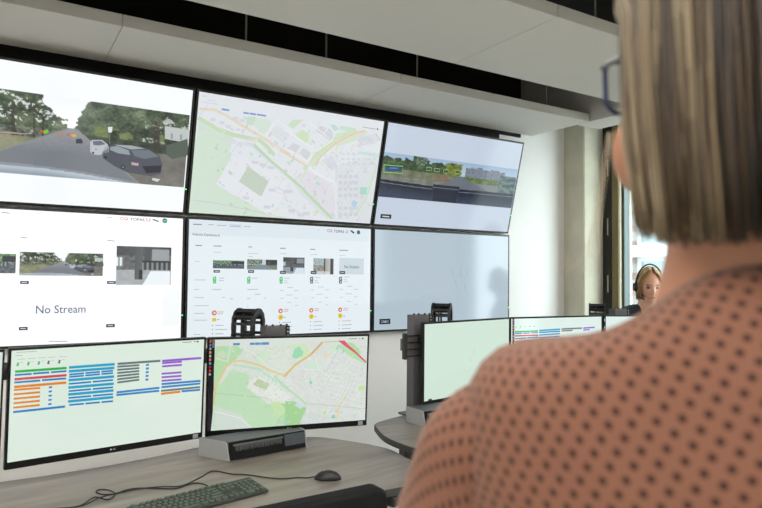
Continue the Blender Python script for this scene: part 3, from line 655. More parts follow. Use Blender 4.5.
('L', 0xb8c0c6, 3, 0.006, [(0.1177,0.5924),(0.1615,0.5927)]),
('L', 0xb8c0c6, 3, 0.006, [(0.2905,0.5933),(0.3477,0.5925)]),
('L', 0xb8c0c6, 3, 0.006, [(0.1485,0.4947),(0.1737,0.4944)]),
('L', 0xb8c0c6, 3, 0.006, [(0.1487,0.5167),(0.1708,0.5165)]),
('L', 0xb8c0c6, 3, 0.006, [(0.3133,0.4928),(0.3434,0.4924)]),
('L', 0xb8c0c6, 3, 0.006, [(0.166,0.6599),(0.1787,0.6601)]),
('L', 0xb8c0c6, 3, 0.006, [(0.2043,0.6727),(0.2203,0.673)]),
('L', 0xb8c0c6, 3, 0.006, [(0.2913,0.6732),(0.3085,0.6736)]),
('L', 0xb8c0c6, 3, 0.006, [(0.3789,0.6703),(0.3904,0.6705)]),
('L', 0xb8c0c6, 3, 0.006, [(0.292,0.7419),(0.2973,0.742)]),
('L', 0xb8c0c6, 3, 0.006, [(0.3314,0.6355),(0.3616,0.6358)]),
('D', 0x70808a, 3, 0.005, [(0.1211,0.8992)]),
('L', 0xb0b6bc, 3, 0.006, [(0.1348,0.9),(0.1749,0.9013)]),
('D', 0x70808a, 3, 0.005, [(0.1214,0.9341)]),
('L', 0xb0b6bc, 3, 0.006, [(0.1351,0.935),(0.1943,0.9377)]),
('D', 0x70808a, 3, 0.005, [(0.1218,0.9701)]),
('L', 0xb0b6bc, 3, 0.006, [(0.1355,0.971),(0.1757,0.9728)]),
]
OPS['B2'] = [
('R', 0x2b313c, 3, (0.0339,0.8902,0.1063,0.9434)),
('T', 0xf0f4f8, 4, 'CAM 2', (0.0441,0.9047,0.0944,0.9309)),
('L', 0x9aa6b0, 3, 0.003, [(0.5458,0.3697),(0.5538,0.4554)]),
('L', 0x9aa6b0, 3, 0.003, [(0.6151,0.3462),(0.6076,0.433),(0.6312,0.476)]),
('L', 0x9aa6b0, 3, 0.003, [(0.5693,0.4982),(0.585,0.5735)]),
('L', 0x9aa6b0, 3, 0.003, [(0.6392,0.541),(0.6473,0.6061)]),
('L', 0x9aa6b0, 3, 0.003, [(0.6544,0.3886),(0.6625,0.4538)]),
]
OPS['M1'] = [
('P', 0x32b84e, 2, [(0.018,0.1778),(0.2529,0.1805),(0.2534,0.2042),(0.0185,0.2004)]),
('P', 0x2f86d0, 2, [(0.018,0.2109),(0.0921,0.2124),(0.0925,0.23),(0.0184,0.2282)]),
('P', 0x2f86d0, 2, [(0.0981,0.2107),(0.1719,0.2118),(0.1722,0.2296),(0.0984,0.2283)]),
('P', 0x2f86d0, 2, [(0.1801,0.2118),(0.2529,0.2124),(0.2532,0.2305),(0.1804,0.2296)]),
('P', 0xe04e58, 2, [(0.0168,0.2464),(0.2536,0.2486),(0.2541,0.2723),(0.0172,0.269)]),
('P', 0x2f86d0, 2, [(0.0167,0.2782),(0.132,0.2799),(0.1323,0.2976),(0.0171,0.2954)]),
('P', 0x2f86d0, 2, [(0.14,0.2786),(0.2521,0.2816),(0.2525,0.2997),(0.1404,0.2963)]),
('P', 0xee8a2e, 2, [(0.0168,0.3152),(0.2536,0.318),(0.254,0.3416),(0.0172,0.3378)]),
('P', 0xee8a2e, 2, [(0.0167,0.3437),(0.1333,0.3472),(0.1337,0.3663),(0.017,0.3623)]),
('P', 0x2f86d0, 2, [(0.1726,0.3519),(0.1876,0.3507),(0.1879,0.3672),(0.1729,0.3684)]),
('P', 0xee8a2e, 2, [(0.0166,0.3834),(0.1334,0.3866),(0.1338,0.4056),(0.017,0.402)]),
('P', 0x2f86d0, 2, [(0.1726,0.3909),(0.1876,0.3897),(0.188,0.4062),(0.173,0.4073)]),
('P', 0xee8a2e, 2, [(0.0165,0.4231),(0.1335,0.4259),(0.1338,0.4449),(0.0169,0.4417)]),
('P', 0x2f86d0, 2, [(0.1727,0.4298),(0.1877,0.4288),(0.188,0.4453),(0.173,0.4463)]),
('P', 0xee8a2e, 2, [(0.0164,0.4628),(0.1336,0.4652),(0.1339,0.4842),(0.0168,0.4814)]),
('P', 0x2f86d0, 2, [(0.1728,0.4688),(0.1878,0.4678),(0.1881,0.4843),(0.1731,0.4852)]),
('P', 0xee8a2e, 2, [(0.0163,0.5024),(0.1336,0.5045),(0.134,0.5236),(0.0167,0.521)]),
('P', 0x2f86d0, 2, [(0.1729,0.5077),(0.1879,0.5069),(0.1882,0.5234),(0.1732,0.5242)]),
('P', 0x2f86d0, 2, [(0.0166,0.5415),(0.2524,0.5439),(0.2528,0.5648),(0.0169,0.5615)]),
('P', 0x2ea8d4, 2, [(0.2635,0.1772),(0.4921,0.1792),(0.4927,0.2054),(0.2639,0.2023)]),
('P', 0x2ea8d4, 2, [(0.2633,0.2134),(0.4913,0.2148),(0.4919,0.241),(0.2638,0.2385)]),
('P', 0x2ea8d4, 2, [(0.2641,0.2969),(0.4916,0.2999),(0.4921,0.3262),(0.2646,0.322)]),
('P', 0x2ea8d4, 2, [(0.2647,0.3665),(0.4915,0.3705),(0.492,0.3967),(0.2652,0.3917)]),
('P', 0x2ea8d4, 2, [(0.2651,0.432),(0.4913,0.4367),(0.4918,0.4629),(0.2656,0.4571)]),
('P', 0x2ea8d4, 2, [(0.2655,0.4975),(0.4911,0.5028),(0.4917,0.5291),(0.266,0.5226)]),
('P', 0x2f86d0, 2, [(0.2663,0.2481),(0.3379,0.2475),(0.3383,0.2645),(0.2666,0.2649)]),
('P', 0x2f86d0, 2, [(0.3445,0.2475),(0.4176,0.2469),(0.4179,0.2641),(0.3448,0.2645)]),
('P', 0x2f86d0, 2, [(0.4251,0.2468),(0.4851,0.2463),(0.4854,0.2638),(0.4254,0.2641)]),
('P', 0x2f86d0, 2, [(0.2667,0.2704),(0.3384,0.2702),(0.3387,0.2872),(0.267,0.2872)]),
('P', 0x2f86d0, 2, [(0.3449,0.2702),(0.418,0.2699),(0.4184,0.2871),(0.3453,0.2872)]),
('P', 0x2f86d0, 2, [(0.4255,0.2699),(0.4856,0.2696),(0.4859,0.2871),(0.4259,0.2871)]),
('P', 0x2f86d0, 2, [(0.2652,0.336),(0.3748,0.337),(0.3752,0.3541),(0.2655,0.3528)]),
('P', 0x2f86d0, 2, [(0.383,0.3371),(0.487,0.338),(0.4873,0.3555),(0.3833,0.3542)]),
('P', 0x2f86d0, 2, [(0.2665,0.4045),(0.3762,0.4069),(0.3766,0.424),(0.2669,0.4212)]),
('P', 0x2f86d0, 2, [(0.3844,0.4071),(0.4884,0.4094),(0.4888,0.4269),(0.3847,0.4242)]),
('P', 0x2f86d0, 2, [(0.2678,0.4687),(0.3776,0.4726),(0.3779,0.4897),(0.2681,0.4855)]),
('P', 0x2f86d0, 2, [(0.3857,0.4728),(0.4898,0.4765),(0.4902,0.494),(0.386,0.49)]),
('P', 0x2f86d0, 2, [(0.272,0.536),(0.3438,0.5394),(0.3441,0.5564),(0.2723,0.5527)]),
('P', 0x2f86d0, 2, [(0.3503,0.5397),(0.4236,0.5432),(0.424,0.5605),(0.3507,0.5567)]),
('P', 0x2f86d0, 2, [(0.4311,0.5436),(0.4913,0.5465),(0.4916,0.564),(0.4315,0.5609)]),
('L', 0x42c058, 3, 0.016, [(0.0258,0.1134),(0.0323,0.1143),(0.0262,0.1347),(0.0327,0.1356)]),
('L', 0xaab4b0, 3, 0.004, [(0.0264,0.079),(0.0601,0.081)]),
('L', 0xaab4b0, 3, 0.004, [(0.0412,0.1076),(0.0529,0.1093)]),
('L', 0x42c058, 3, 0.016, [(0.0719,0.1142),(0.0784,0.1152),(0.0723,0.1357),(0.0789,0.1367)]),
('L', 0xaab4b0, 3, 0.004, [(0.0725,0.0795),(0.1068,0.0815)]),
('L', 0xaab4b0, 3, 0.004, [(0.0875,0.1084),(0.0994,0.1101)]),
('L', 0x42c058, 3, 0.016, [(0.1188,0.1151),(0.1255,0.116),(0.1192,0.1367),(0.1259,0.1377)]),
('L', 0xaab4b0, 3, 0.004, [(0.1195,0.08),(0.1544,0.0821)]),
('L', 0xaab4b0, 3, 0.004, [(0.1347,0.1092),(0.1469,0.1109)]),
('L', 0x59646a, 3, 0.016, [(0.1632,0.1158),(0.1701,0.1168),(0.1637,0.1377),(0.1705,0.1387)]),
('L', 0xaab4b0, 3, 0.004, [(0.1639,0.0805),(0.1995,0.0826)]),
('L', 0xaab4b0, 3, 0.004, [(0.1795,0.1099),(0.1918,0.1117)]),
('L', 0x59646a, 3, 0.016, [(0.2133,0.1167),(0.2203,0.1177),(0.2137,0.1388),(0.2207,0.1398)]),
('L', 0xaab4b0, 3, 0.004, [(0.214,0.081),(0.2503,0.0831)]),
('L', 0xaab4b0, 3, 0.004, [(0.2299,0.1108),(0.2425,0.1125)]),
('L', 0xa8b2ae, 3, 0.005, [(0.0181,0.0461),(0.0471,0.0472)]),
('L', 0xa8b2ae, 3, 0.005, [(0.0208,0.0173),(0.1123,0.018)]),
('P', 0x68787e, 2, [(0.5071,0.1803),(0.7416,0.1824),(0.7421,0.2053),(0.5075,0.2022)]),
('P', 0x68787e, 2, [(0.5061,0.2093),(0.6241,0.2122),(0.6245,0.2316),(0.5065,0.2283)]),
('P', 0x68787e, 2, [(0.5068,0.2407),(0.6247,0.2414),(0.6251,0.2608),(0.5072,0.2597)]),
('P', 0x68787e, 2, [(0.5074,0.2721),(0.6253,0.2707),(0.6258,0.2901),(0.5078,0.2911)]),
('P', 0x68787e, 2, [(0.5081,0.3035),(0.626,0.3),(0.6264,0.3194),(0.5085,0.3225)]),
('P', 0x68787e, 2, [(0.5087,0.335),(0.6266,0.3292),(0.627,0.3487),(0.5091,0.354)]),
('P', 0x68787e, 2, [(0.5094,0.3664),(0.6272,0.3585),(0.6276,0.378),(0.5098,0.3854)]),
('P', 0x2f86d0, 2, [(0.6616,0.2155),(0.678,0.2134),(0.6785,0.2345),(0.6621,0.2365)]),
('P', 0x2f86d0, 2, [(0.6616,0.2529),(0.678,0.2509),(0.6785,0.272),(0.6621,0.274)]),
('P', 0x2f86d0, 2, [(0.6616,0.2904),(0.678,0.2885),(0.6784,0.3096),(0.662,0.3114)]),
('P', 0x2f86d0, 2, [(0.6616,0.3278),(0.678,0.3261),(0.6784,0.3472),(0.662,0.3489)]),
('P', 0x2f86d0, 2, [(0.6615,0.3653),(0.6779,0.3636),(0.6784,0.3847),(0.662,0.3863)]),
('P', 0x2f86d0, 2, [(0.5083,0.4623),(0.7426,0.4615),(0.743,0.4829),(0.5087,0.4828)]),
('P', 0x2f86d0, 2, [(0.5073,0.4884),(0.7415,0.4917),(0.742,0.5131),(0.5077,0.5088)]),
('P', 0x9a5ad6, 2, [(0.7518,0.1854),(0.9856,0.1863),(0.9861,0.2102),(0.7523,0.2083)]),
('P', 0x9a5ad6, 2, [(0.7523,0.2098),(0.8682,0.2109),(0.8686,0.2312),(0.7528,0.2297)]),
('P', 0x9a5ad6, 2, [(0.7531,0.2434),(0.8689,0.2453),(0.8694,0.2655),(0.7535,0.2633)]),
('P', 0x9a5ad6, 2, [(0.7513,0.3193),(0.868,0.3228),(0.8685,0.3431),(0.7518,0.3391)]),
('P', 0x9a5ad6, 2, [(0.7521,0.3559),(0.8688,0.3603),(0.8693,0.3805),(0.7525,0.3758)]),
('P', 0x9a5ad6, 2, [(0.7529,0.3926),(0.8697,0.3977),(0.8701,0.418),(0.7533,0.4125)]),
('P', 0x2f86d0, 2, [(0.7536,0.4255),(0.9866,0.4331),(0.9871,0.4554),(0.7541,0.4469)]),
('P', 0x2f86d0, 2, [(0.7535,0.4575),(0.9854,0.4614),(0.9859,0.4837),(0.7539,0.4789)]),
('P', 0x68787e, 2, [(0.7526,0.4961),(0.9862,0.5005),(0.9867,0.5212),(0.753,0.516)]),
('P', 0xee8a2e, 2, [(0.7524,0.5243),(0.8654,0.5236),(0.866,0.5485),(0.7529,0.5487)]),
('P', 0x2f86d0, 2, [(0.8733,0.5236),(0.9859,0.5282),(0.9864,0.5505),(0.8738,0.5454)]),
('L', 0x5a6468, 3, 0.006, [(0.8675,0.0189),(0.9227,0.0186)]),
('L', 0x5a6468, 3, 0.006, [(0.9335,0.0198),(0.9498,0.0199)]),
('D', 0x303840, 3, 0.01, [(0.9598,0.0194)]),
]
OPS['M2'] = [
('R', 0x241c26, 1, (-0.0137,0.0008,0.0314,1.1494)),
('R', 0xe6ece8, 1, (0.0163,0.0022,1.04,0.0881)),
('D', 0xd0603c, 3, 0.015, [(0.0035,0.0188)]),
('D', 0x3c6cb4, 3, 0.015, [(0.0036,0.0587)]),
('D', 0x9a9aa0, 3, 0.015, [(0.0038,0.0986)]),
('D', 0xc89a40, 3, 0.015, [(0.0039,0.1386)]),
('D', 0xb0b8b0, 3, 0.015, [(0.004,0.1786)]),
('D', 0xe06a30, 3, 0.015, [(0.0042,0.2185)]),
('D', 0x3c90c0, 3, 0.015, [(0.0043,0.2585)]),
('D', 0x903040, 3, 0.015, [(0.0044,0.2985)]),
('D', 0xd83c34, 3, 0.015, [(0.0046,0.3386)]),
('D', 0xa0a0a0, 3, 0.015, [(0.0047,0.3786)]),
('P', 0xbfe6b4, 2, [(0.0369,0.0707),(0.1657,0.071),(0.2002,0.135),(0.148,0.2439),(0.1084,0.2784),(0.0704,0.4117),(0.0524,0.546),(0.0312,0.6797),(0.0292,0.2853)]),
('P', 0xeadfd2, 2, [(0.0406,0.1508),(0.0798,0.1222),(0.1139,0.1921),(0.0546,0.2131)]),
('P', 0xa6e6cc, 2, [(0.0727,0.091),(0.1059,0.0927),(0.1234,0.1555),(0.117,0.1799)]),
('P', 0xc8eac4, 2, [(0.1358,0.33),(0.2448,0.4069),(0.2264,0.5495),(0.3597,0.7394),(0.5019,0.8317),(0.5064,1.1156),(0.0272,1.1241),(0.0295,0.5562),(0.0843,0.4623)]),
('P', 0xdcf0d8, 2, [(0.27,0.2644),(0.3094,0.1411),(0.3714,0.1192),(0.3522,0.2319),(0.3116,0.2924)]),
('P', 0xc4dcb8, 2, [(0.2668,0.5155),(0.2933,0.4485),(0.3703,0.5119),(0.3436,0.5856)]),
('P', 0xf2f4f0, 2, [(0.2264,0.5495),(0.2591,0.452),(0.2997,0.4175),(0.3986,0.5398),(0.4993,0.6644),(0.5011,0.7802),(0.3871,0.7041),(0.3028,0.6323)]),
('P', 0xc8d6b0, 3, [(0.2668,0.5155),(0.2933,0.4485),(0.3703,0.5119),(0.347,0.5796)]),
('L', 0xc4e8d4, 3, 0.025, [(0.1418,0.2807),(0.2986,0.3419),(0.3976,0.4762),(0.4985,0.6129)]),
('L', 0xf0d498, 4, 0.022, [(0.0391,0.5324),(0.0641,0.4359),(0.1021,0.3028),(0.1413,0.2434),(0.2085,0.2453),(0.2979,0.2977),(0.3821,0.3733),(0.4531,0.4233),(0.4946,0.3626)]),
('L', 0xe8c884, 4, 0.016, [(0.0391,0.5324),(0.0368,0.6062),(0.0335,0.7046)]),
('L', 0xe8f0e8, 3, 0.014, [(0.0347,0.1996),(0.108,0.2475),(0.1255,0.069)]),
('L', 0xf8f8f4, 3, 0.01, [(0.1862,0.0969),(0.2686,0.1639),(0.3535,0.3206)]),
('P', 0xe4ece4, 2, [(0.364,0.0936),(0.4899,0.0617),(0.4945,0.3561),(0.4528,0.4042),(0.3254,0.2933)]),
('P', 0xe2e4ea, 2, [(0.0318,0.7242),(0.2034,0.8431),(0.2391,0.9605),(0.2668,0.9893),(0.1858,1.0289),(0.0192,1.0191)]),
('L', 0xf4f6f4, 3, 0.01, [(0.0359,0.7864),(0.1904,0.8791),(0.2599,0.9884)]),
('L', 0xa8b8a8, 3, 0.004, [(0.0398,0.5892),(0.1801,0.6252),(0.3032,0.6588),(0.3729,0.6849)]),
('P', 0xd6efac, 2, [(0.3736,0.7358),(0.4292,0.7098),(0.4878,0.8378),(0.4182,0.9065),(0.3891,0.8393)]),
('P', 0xa8dc98, 2, [(0.4368,0.7425),(0.5004,0.7364),(0.6022,0.8119),(0.5766,1.0163),(0.4763,1.0163),(0.4184,0.9193),(0.4878,0.8378)]),
('P', 0xd8b88c, 2, [(0.4187,0.9386),(0.4397,0.9347),(0.4417,0.9709),(0.4226,0.9685)]),
('P', 0x9fd8ee, 3, [(0.4612,0.9502),(0.4932,0.9542),(0.4901,0.9859),(0.4616,0.9823)]),
('P', 0x9fe2ce, 2, [(0.1919,0.9859),(0.2156,0.9826),(0.2125,1.0074),(0.1936,1.0074)]),
('P', 0xe6e8ea, 2, [(0.4577,0.0983),(0.5997,0.0476),(0.9958,0.0593),(1.0075,0.7013),(0.9925,1.1555),(0.5732,1.0988),(0.5993,0.9206),(0.4665,0.6739)]),
('P', 0xdcefc8, 3, [(0.4927,0.0746),(0.593,0.0795),(0.6237,0.1844),(0.5813,0.2464),(0.502,0.2158)]),
('P', 0x96e4bc, 4, [(0.5019,0.2094),(0.5184,0.1271),(0.543,0.1027),(0.5763,0.1624),(0.5663,0.2133),(0.5238,0.2428)]),
('P', 0xdcf0d8, 3, [(0.718,0.1377),(0.7987,0.0765),(0.8378,0.1704),(0.7706,0.1798)]),
('P', 0xb8e2a4, 3, [(0.8549,0.0726),(0.8966,0.0746),(0.9594,0.1706),(0.9525,0.2167),(0.8982,0.1672)]),
('P', 0xbfe6b4, 3, [(0.8064,0.09),(0.8517,0.1054),(0.9922,0.2857),(0.9971,0.3394),(0.8997,0.2533),(0.8071,0.1294)]),
('P', 0xd8f0e0, 3, [(0.5968,0.3119),(0.6249,0.2621),(0.6992,0.332),(0.6778,0.3695),(0.6046,0.3512)]),
('L', 0xd8ecb0, 4, 0.034, [(0.4628,0.4305),(0.5248,0.307),(0.6239,0.1974),(0.6949,0.0715)]),
('L', 0xeabf80, 5, 0.022, [(0.4559,0.4427),(0.5248,0.307),(0.6239,0.1974),(0.6947,0.065)]),
('L', 0xe49a74, 6, 0.014, [(0.6238,0.1909),(0.6946,0.0585)]),
('L', 0xe0c088, 5, 0.01, [(0.6946,0.0585),(0.8057,0.0506)]),
('P', 0xe85c78, 5, [(0.7981,0.0437),(0.8431,0.0457),(0.8666,0.0929),(0.9291,0.1888),(0.9964,0.302),(0.9928,0.3191),(0.9139,0.1945),(0.8365,0.098)]),
('P', 0xa4d4ee, 4, [(0.7848,0.1413),(0.8026,0.0898),(0.8082,0.1097),(0.794,0.1549)]),
('P', 0x9fd8e8, 4, [(0.8267,0.183),(0.8411,0.1443),(0.849,0.1645),(0.8345,0.1966)]),
('P', 0xf2e4c0, 4, [(0.7046,0.2151),(0.7335,0.1777),(0.7491,0.2243),(0.72,0.2552)]),
('P', 0x88dcb8, 4, [(0.618,0.5076),(0.6346,0.496),(0.6367,0.5351),(0.6222,0.5403)]),
('L', 0xb8c0c4, 4, 0.004, [(0.7298,0.3994),(0.7719,0.2584),(0.8143,0.1166)]),
('L', 0xf6f6f4, 4, 0.008, [(0.5471,0.36),(0.6779,0.376),(0.8066,0.5368)]),
('L', 0xf6f6f4, 4, 0.006, [(0.6,0.067),(0.6459,0.2116),(0.6778,0.3695)]),
('L', 0xf6f6f4, 4, 0.006, [(0.7372,0.4),(0.8565,0.3825),(0.9009,0.3195)]),
('L', 0xd4d8dc, 4, 0.004, [(0.7665,0.376),(0.6819,0.6172)]),
('L', 0xd4d8dc, 4, 0.004, [(0.7877,0.3933),(0.7057,0.6378)]),
('L', 0xd4d8dc, 4, 0.004, [(0.8089,0.4106),(0.7297,0.6584)]),
('L', 0xd4d8dc, 4, 0.004, [(0.8302,0.4281),(0.7538,0.6791)]),
('L', 0xd4d8dc, 4, 0.004, [(0.8516,0.4455),(0.778,0.6998)]),
('L', 0xd4d8dc, 4, 0.004, [(0.8731,0.4631),(0.8022,0.7207)]),
('L', 0xd4d8dc, 4, 0.004, [(0.8946,0.4807),(0.8266,0.7417)]),
('L', 0xd4d8dc, 4, 0.004, [(0.9163,0.4984),(0.8511,0.7627)]),
('L', 0xd4d8dc, 4, 0.004, [(0.938,0.5161),(0.8757,0.7838)]),
('L', 0xf4f6f6, 4, 0.005, [(0.7009,0.4364),(0.9809,0.5117)]),
('L', 0xf4f6f6, 4, 0.005, [(0.7091,0.4866),(0.9821,0.5812)]),
('L', 0xf4f6f6, 4, 0.005, [(0.7173,0.5369),(0.9834,0.6508)]),
('L', 0xf4f6f6, 4, 0.005, [(0.7256,0.5873),(0.9847,0.7205)]),
('L', 0xf4f6f6, 4, 0.005, [(0.7338,0.6378),(0.9859,0.7901)]),
('L', 0xf4f6f6, 4, 0.005, [(0.7421,0.6884),(0.9872,0.8599)]),
('L', 0xd8dce0, 4, 0.004, [(0.5399,0.3595),(0.551,0.605)]),
('L', 0xd8dce0, 4, 0.004, [(0.5486,0.3601),(0.5625,0.6061)]),
('L', 0xd8dce0, 4, 0.004, [(0.5572,0.3607),(0.5741,0.6072)]),
('L', 0xd8dce0, 4, 0.004, [(0.5658,0.3613),(0.5856,0.6082)]),
('L', 0xd8dce0, 4, 0.004, [(0.5745,0.362),(0.5972,0.6093)]),
('P', 0xc8ec9c, 4, [(0.9441,0.6018),(0.9822,0.5852),(0.9867,0.619),(0.9521,0.6226)]),
('P', 0xa8dc98, 3, [(0.4672,0.7201),(0.5243,0.726),(0.6048,0.8122),(0.5643,0.9889),(0.4718,1.0157)]),
('P', 0xd0eaf0, 4, [(0.525,0.7712),(0.5461,0.7477),(0.59,0.7912),(0.5688,0.8212)]),
('P', 0xdfe4e6, 3, [(0.5843,0.8877),(0.6419,0.8554),(0.7762,0.9497),(0.7104,1.0072),(0.5643,0.9889)]),
('L', 0xc0e4c0, 4, 0.022, [(0.3923,0.4198),(0.4647,0.5534),(0.5744,0.7183),(0.6042,0.7733)]),
('L', 0xd2ddd2, 4, 0.014, [(0.604,0.7603),(0.8189,0.8161),(1.0028,0.8697)]),
('P', 0xc4ec8c, 4, [(0.712,0.883),(0.73,0.8523),(0.738,0.886),(0.7199,0.9101)]),
('P', 0x8ed6b4, 4, [(0.7721,0.9228),(0.7904,0.9052),(0.7987,0.9524),(0.7763,0.9563)]),
('L', 0xf0dca0, 4, 0.014, [(0.8765,0.6567),(0.8478,0.7465),(0.8261,0.7971),(0.8126,0.888),(0.8067,0.9797)]),
('P', 0xd6ec98, 4, [(0.9445,0.6232),(0.9825,0.6),(0.9871,0.6405),(0.9527,0.6573)]),
('P', 0xf2d8b8, 4, [(0.7894,0.8458),(0.8118,0.8417),(0.8165,0.8951),(0.7978,0.8995)]),
('P', 0xcdeabc, 4, [(0.9042,0.9385),(0.9306,0.9216),(0.9349,0.9488),(0.9121,0.9527)]),
('R', 0x2f86d0, 6, (0.1385,0.0423,0.179,0.0667)),
('R', 0x2f86d0, 6, (0.2396,0.0422,0.2686,0.0686)),
('R', 0x2f86d0, 6, (0.2709,0.0424,0.3056,0.0692)),
('R', 0x2f86d0, 6, (0.308,0.0416,0.3567,0.0704)),
('L', 0x5a6468, 6, 0.007, [(0.873,0.0273),(0.9262,0.027)]),
('D', 0x303840, 6, 0.01, [(0.966,0.0274)]),
('D', 0x59646a, 6, 0.006, [(0.9438,0.0277)]),
]
OPS['M3'] = [
('L', 0x9aa8a0, 3, 0.003, [(0.4953,0.5235),(0.5142,0.5548)]),
('L', 0x9aa8a0, 3, 0.003, [(0.5104,0.5454),(0.5254,0.5257)]),
('L', 0x9aa8a0, 3, 0.003, [(0.5513,0.3883),(0.561,0.4337)]),
('L', 0x9aa8a0, 3, 0.003, [(0.5327,0.463),(0.5517,0.4766)]),
('R', 0x2b313c, 3, (0.0407,0.9791,0.0805,1.0167)),
]
OPS['M4'] = [
('P', 0x32b84e, 2, [(0.037,0.1846),(0.2788,0.1829),(0.2788,0.207),(0.037,0.2082)]),
('P', 0x2f86d0, 2, [(0.0354,0.2141),(0.1122,0.2135),(0.1122,0.2302),(0.0355,0.2306)]),
('P', 0x2f86d0, 2, [(0.1221,0.2141),(0.1949,0.2133),(0.1949,0.23),(0.1221,0.2307)]),
('P', 0x2f86d0, 2, [(0.2049,0.2138),(0.2788,0.2106),(0.2788,0.2274),(0.2049,0.2306)]),
('P', 0xe04e58, 2, [(0.0339,0.2459),(0.2822,0.2457),(0.2822,0.2698),(0.0339,0.2695)]),
('P', 0x2f86d0, 2, [(0.0339,0.2907),(0.1535,0.2838),(0.1535,0.3028),(0.034,0.3096)]),
('P', 0x2f86d0, 2, [(0.1651,0.2845),(0.2822,0.2819),(0.2822,0.3011),(0.1651,0.3035)]),
('P', 0xee8a2e, 2, [(0.034,0.3309),(0.2823,0.3252),(0.2823,0.3493),(0.034,0.3545)]),
('P', 0xee8a2e, 2, [(0.0341,0.3828),(0.1785,0.376),(0.1785,0.3951),(0.0341,0.4016)]),
('P', 0xee8a2e, 2, [(0.0342,0.4299),(0.1785,0.4238),(0.1785,0.4429),(0.0342,0.4488)]),
('P', 0x2ea8d4, 2, [(0.2923,0.1787),(0.5234,0.1684),(0.5234,0.193),(0.2923,0.2029)]),
('P', 0x2f86d0, 2, [(0.2906,0.21),(0.5199,0.2026),(0.5199,0.2223),(0.2906,0.2293)]),
('P', 0x2ea8d4, 2, [(0.2907,0.2474),(0.5199,0.2382),(0.5199,0.2604),(0.2907,0.2691)]),
('P', 0x2f86d0, 2, [(0.2907,0.292),(0.5199,0.2812),(0.5199,0.3009),(0.2907,0.3113)]),
('P', 0x68787e, 2, [(0.5375,0.1678),(0.7707,0.1642),(0.7707,0.1868),(0.5375,0.19)]),
('P', 0x68787e, 2, [(0.5375,0.1986),(0.662,0.1951),(0.662,0.215),(0.5375,0.2183)]),
('P', 0x9a5ad6, 2, [(0.7854,0.1649),(0.9186,0.1586),(0.9186,0.1815),(0.7853,0.1875)]),
('P', 0x9a5ad6, 2, [(0.7853,0.1963),(0.8627,0.1952),(0.8627,0.2154),(0.7853,0.2164)]),
('L', 0x42c058, 3, 0.014, [(0.0434,0.1164),(0.0515,0.1262)]),
('L', 0x42c058, 3, 0.014, [(0.0907,0.1165),(0.0989,0.1264)]),
('L', 0x42c058, 3, 0.014, [(0.1384,0.1167),(0.1467,0.1266)]),
('L', 0x59646a, 3, 0.014, [(0.1882,0.1168),(0.1965,0.1268)]),
('L', 0x59646a, 3, 0.014, [(0.2366,0.117),(0.245,0.127)]),
('R', 0x30283a, 1, (0.0108,-0.0055,0.0314,0.71)),
('D', 0xd0603c, 2, 0.012, [(0.0205,0.0208)]),
('D', 0x3c6cb4, 2, 0.012, [(0.0206,0.061)]),
('D', 0xb0b8b0, 2, 0.012, [(0.0207,0.1011)]),
('D', 0xc89a40, 2, 0.012, [(0.0207,0.1413)]),
('D', 0xd0603c, 2, 0.012, [(0.0208,0.1814)]),
('D', 0x3c6cb4, 2, 0.012, [(0.0209,0.2215)]),
('D', 0xb0b8b0, 2, 0.012, [(0.0209,0.2616)]),
('D', 0xc89a40, 2, 0.012, [(0.021,0.3017)]),
]
def fbm(x, y, z=0.0, o=4): return noise.fractal(Vector((x, y, z)), 0.8, 2.1, o)
def mixc(a, b, t):
    t = max(0, min(1, t)); return tuple(a[i]+(b[i]-a[i])*t for i in range(3))
def rgb(*c): return tuple(x/255 for x in c)
